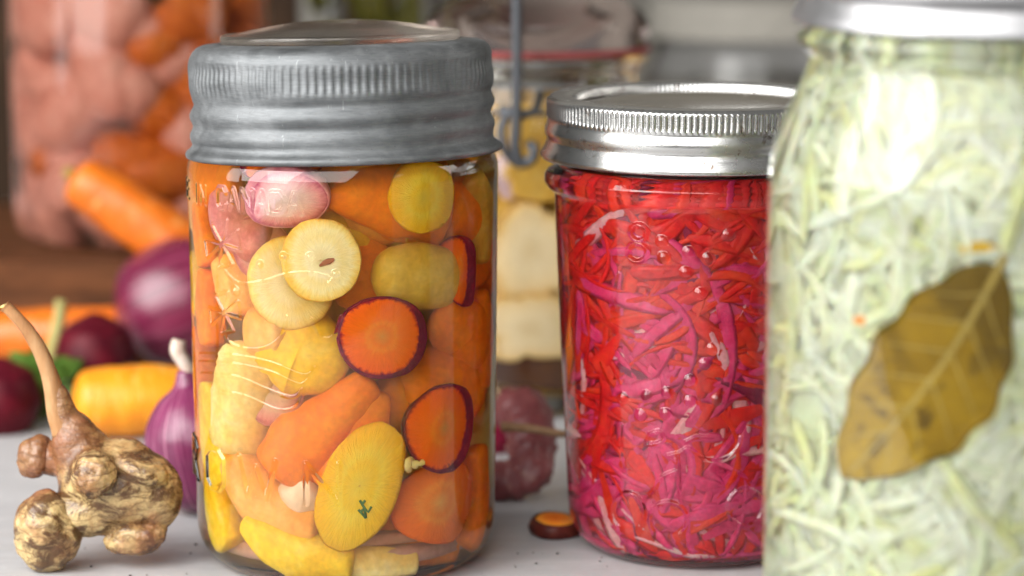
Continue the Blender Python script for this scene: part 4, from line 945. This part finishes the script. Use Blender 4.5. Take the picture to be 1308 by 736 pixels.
dr = empty('dried_stalks', ground(648, 560)); tag(dr, 'dry tan twisted stalks standing behind the right edge of the carrot jar', 'dried stalk')
for i in range(6):
    bx = 636+i*5; V, F, _ = tube(spline([at(bx+rng.uniform(-6, 6), 500, .93), at(bx+rng.uniform(-12, 12), 465, .93), at(bx+rng.uniform(-12, 12), 430, .93), at(bx+rng.uniform(-9, 9), 392, .93)], 5), list(np.interp(np.linspace(0, 1, 16), [0, .5, 1], [.0022, .0014, .0020])), 9, .35, i); mk('stalk', V, F, GAR, dr)
# crumbs
V = []; F = []
for i in range(44):
    if i < 26: p = ground(rng.uniform(-20, 1000), rng.uniform(640, 760))
    else: p = ground(rng.choice((236, 748, 120, 655))+rng.gauss(0, 22), rng.uniform(690, 735))
    r_ = rng.uniform(.00015, .00045); v, f = ellipsoid((p.x, p.y, r_*.7), r_*rng.uniform(.7, 1.5), r_, r_*.7, None, 1, .4, i); o = len(V); V += v; F += [tuple(o+q for q in g_) for g_ in f]
tag(mk('crumbs', V, F, plain('crumb_dark', (0.05, .04, .035), .8)), 'tiny dark crumbs scattered on the white table', 'crumbs', kind='stuff')

# ================================================================== rear: crate, jars
def bg_jar(name, pxc, Y, rad, zb, zt, label, neck=None, parts=True):
    J = Jar(); J.x = at(pxc, 200, Y).x; J.y = Y; J.r = rad; J.ri = rad-.003; J.ztop = zt-.006; J.rin = lambda z: np.asarray(z)*0+rad-.003
    pr = [(0, zt), (rad*.86, zt), (rad*.88, zt-.012), (rad*.9, zt-.016), (rad, zt-.030), (rad, zb+.010), (rad*.97, zb+.004), (rad*.88, zb+.0006), (rad*.7, zb+.001), (0, zb+.001)]
    if neck: pr = neck
    root = empty(name, (J.x, J.y, zb)); tag(root, label, 'jar')
    V, F = lathe(pr, 96, J.x, J.y); clean(mk('glass_body', V, F, GLASS_BACK, root)); J.root = root; J.zb = zb
    return J
# crate under the left rear jar
xa, xb = at(-140, 340, 1.0).x, at(470, 340, 1.0).x
cr = empty('wooden_crate', ((xa+xb)/2, 1.08, 0)); tag(cr, 'low dark brown wooden crate under the tall rear jar of carrots', 'crate')
for (z0, z1) in ((.0005, .0210), (.0225, .0446)):
    V, F = box_vf(xa, xb, 1.002, 1.010, z0, z1, .0008); mk('front_slat', V, F, CRATEWOOD, cr, smooth=False)
for i in range(4):
    y0 = 1.0108+i*.042; V, F = box_vf(xa, xb, y0, y0+.0405, .0390, .0440, .0008); mk('top_slat', V, F, CRATEWOOD, cr, smooth=False)
for x in (xa, xb-.01):
    V, F = box_vf(x, x+.01, 1.011, 1.178, .0005, .0385); mk('side_board', V, F, CRATEWOOD, cr, smooth=False)
J4 = bg_jar('rear_carrot_jar', 182, 1.075, .0525, .0446, .215, 'tall blurred jar of pink and orange carrots on the dark crate')
PINKC = veg_mat('pink_carrot_piece', [(0.48, .15, .10), (0.54, .21, .15), (0.58, .27, .20)], 60, .4, 0); RUST = veg_mat('rust_orange_piece', [(0.34, .06, .008), (0.44, .09, .012), (0.50, .13, .02)], 60, .4, 0); DKP = veg_mat('dark_spice_piece', [(0.05, .02, .015), (0.12, .05, .02)], 90, .5, 0)
r4 = random.Random(3); nm = {0: 'pink', 1: 'rust orange', 2: 'dark brown'}
for i in range(86):
    th = -1.75+3.5*((i*.6180339) % 1); zz = .056+.150*((i*.7548777) % 1); k = 0 if r4.random() < np.interp(th, [-1.6, -.1, .5, 1.4], [1, .92, .6, .2]) else 1
    if i % 17 == 5: k = 2
    ri = J4.ri-.008-.006*r4.random() - (.004 if k != 2 else -.004); c = Vector((J4.x+ri*math.sin(th), J4.y-ri*math.cos(th), zz)); ax = Vector((r4.uniform(-1, 1)*math.cos(th), r4.uniform(-1, 1)*math.sin(th)*.6, r4.uniform(-1, 1))).normalized(); hl = r4.uniform(.012, .022) if k != 2 else .008; wd = r4.uniform(.010, .015) if k != 2 else .004
    V, F, pol = tube([c+ax*(hl*t) for t in (-1, -.9, -.6, 0, .6, .9, 1)], [wd*q for q in (.1, .6, .9, 1, .9, .6, .1)], 14, .15, i)
    tag(mk('packed_carrot_piece', clamp_jar(V, J4, .001, .0475), F, (PINKC, RUST, DKP)[k]), f'blurred {nm[k]} piece packed in the tall rear jar', 'carrot piece', f'{nm[k]} pieces in the tall rear jar')
# dark olive jar behind the carrot jar
J5 = bg_jar('pickle_jar', 466, 1.22, .0300, .0004, .250, 'dim jar of olive green pickles behind the zinc lid')
OLV = veg_mat('pickle_green', [(0.07, .07, .008), (0.14, .13, .015), (0.22, .20, .03)], 60, .4, 0)
for i in range(16):
    th = -1.4+2.8*((i*.618) % 1); zz = .02+.20*(i/16); c = Vector((J5.x+.017*math.sin(th), J5.y-.017*math.cos(th), zz)); ax = Vector((rng.uniform(-.3, .3), rng.uniform(-.2, .2), 1)).normalized()
    V, F, pol = tube([c+ax*(.018*t) for t in (-1, -.85, -.5, 0, .5, .85, 1)], [.0085*q for q in (.1, .6, .9, 1, .9, .6, .1)], 14, .1, i); tag(mk('pickle', clamp_jar(V, J5, .001), F, OLV), 'dim olive green pickle inside the jar behind the zinc lid', 'pickle', 'pickles in the dim rear jar')
# clip top jar with red gasket
Y6 = .955; m6 = mpp(Y6); x6 = at(687, 60, Y6).x
def zy(py, Y): return at(654, py, Y).z
rl = 141*m6
J6 = Jar(); J6.x = x6; J6.y = Y6; J6.r = 138*m6; J6.ri = J6.r-.003; J6.ztop = zy(118, Y6); J6.rin = lambda z: np.asarray(z)*0+J6.ri-.0005
clip = empty('clip_top_jar', (x6, Y6, 0)); tag(clip, 'clip top glass jar with red rubber gasket and wire clasp at the rear', 'jar')
z1 = zy(67, Y6)
V, F = lathe([(0, z1), (rl*.97, z1), (rl*.98, z1-.003), (rl*.90, z1-.006), (rl*.89, z1-.010), (rl*.93, z1-.014), (J6.r, z1-.022), (J6.r, .012), (J6.r*.96, .004), (J6.r*.86, .0006), (0, .0012)], 96, x6, Y6); clean(mk('glass_body', V, F, GLASS_BACK, clip))
V, F = lathe([(0, z1+.0005), (rl*1.0, z1+.0005), (rl*1.01, z1+.0010), (rl*1.01, z1+.0020), (rl, z1+.0026), (0, z1+.0026)], 96, x6, Y6); clean(mk('rubber_gasket', V, F, plain('red_rubber', (0.22, .035, .035), .7), clip))
V, F = lathe([(0, z1+.022), (rl*.5, z1+.021), (rl*.78, z1+.019), (rl*.94, z1+.0150), (rl, z1+.011), (rl*1.0, z1+.0031), (rl*.8, z1+.0030), (rl*.74, z1+.012), (0, z1+.015)], 96, x6, Y6); clean(mk('glass_lid', V, F, glass_mat('pinkish_lid_glass', 1.2, (0.98, .93, .92)), clip))
Yw = Y6-rl-.010; 
def wirep(pts, rad, name, n=6):
    V, F, _ = tube(spline([at(a, b, Yw+c) for a, b, c in pts], n), [rad]*((len(pts)-1)*n+1), 12); mk(name, V, F, WIRE, clip)
wirep([(660, -30, 0), (660, 40, 0), (660, 110, 0), (659, 165, 0), (658, 186, 0), (662, 203, 0), (672, 208, 0), (681, 200, 0), (682, 190, 0), (676, 184, .002)], .0019, 'wire_clasp')
wirep([(640, 138, .004), (650, 142, .002), (668, 146, .002), (684, 140, .004), (690, 120, .014)], .0017, 'wire_hinge')
wirep([(650, 142, .002), (640, 165, .001), (643, 188, 0), (655, 205, 0), (668, 212, 0)], .0016, 'wire_loop')
wirep([(545, 150, .035), (600, 146, .012), (640, 145, .003), (700, 145, .003), (770, 146, .012), (830, 150, .035)], .0010, 'neck_wire')
CRM = slice_mat('parsnip_flesh', [(0, (0.74, .56, .30)), (.4, (0.82, .66, .40)), (.8, (0.78, .58, .30)), (1, (0.66, .40, .12))], sss=0)
AMB = veg_mat('amber_piece', [(0.45, .22, .03), (0.62, .36, .06), (0.70, .46, .12)], 70, .4, 0)
def slice6(px, py, hw, hh, dep, mat, label, th=.012, grp=None):
    a = math.asin(max(-1, min(1, (px-687)*m6/J6.r))); rr = J6.ri-dep; c = Vector((J6.x+rr*math.sin(a), J6.y-rr*math.cos(a), zy(py, Y6-.035)))
    nrm = Vector((rng.uniform(-.15, .15), -1, rng.uniform(-.2, .2))).normalized(); (V, F, pol), _ = disc_mesh(c, Vector((hw*m6, 0, 0)), Vector((0, 0, hh*m6)), nrm, th, rng.random()*30, wob=.36)
    o = clean(mk('parsnip_piece', clamp_jar(V, J6, .0006), F, mat, pol=pol, origin=c), 1e-7); tag(o, label, 'parsnip piece', grp)
slice6(672, 318, 62, 58, .008, CRM, 'large cream root slice seen in the gap between the front jars')
slice6(668, 420, 66, 42, .007, CRM, 'second cream root slice below the large one in the rear clip jar', .014)
slice6(720, 380, 50, 60, .016, CRM, 'cream root slice behind the left edge of the red jar')
slice6(640, 228, 40, 24, .010, plain('onion_mauve', (0.62, .42, .42), .3), 'pale mauve onion piece under the wire clasp of the rear jar')
slice6(700, 215, 48, 42, .010, AMB, 'amber root piece beside the wire loop of the rear jar')
slice6(690, 150, 70, 36, .010, AMB, 'amber root piece at the shoulder of the clip top jar')
slice6(620, 170, 40, 60, .014, AMB, 'amber root piece behind the right rim of the zinc lid')
slice6(690, 470, 60, 28, .010, DKP, 'dark brown spice piece low in the clip top jar')
slice6(770, 180, 50, 80, .014, AMB, 'amber root piece in the clip jar hidden behind the silver band')
V, F = core(J6, .016, J6.ztop, 4, .003); tag(mk('packed_roots', V, F, AMB), 'amber mass of roots packed in the middle of the clip top jar', 'roots', kind='stuff')
# grey jar at the right rear
Y7 = 1.25; J7 = bg_jar('grey_jar', 965, Y7, .0560, .0004, zy(40, Y7), 'blurred pale grey jar with a dull grey lid behind the red jar')
zt = zy(40, Y7)
V, F = lathe([(0, zt+.016), (.049, zt+.016), (.051, zt+.014), (.0515, zt+.001), (.0525, zt-.001), (.0520, zt-.002), (0.047, zt-.002), (.047, zt+.0003), (0, zt+.0003)], 96, J7.x, J7.y); clean(mk('lid', V, F, plain('grey_lid_enamel', (0.25, .235, .205), .8), J7.root))
V, F = lathe([(0, zt-.02), (.050, zt-.034), (.0515, zt-.05), (.0515, .016), (.045, .006), (0, .005)], 80, J7.x, J7.y)
tag(clean(mk('pale_pickle_mass', V, F, plain('pale_grey_pickle', (0.29, .275, .25), .5))), 'pale grey cloudy filling of the rear right jar', 'pickle', kind='stuff')
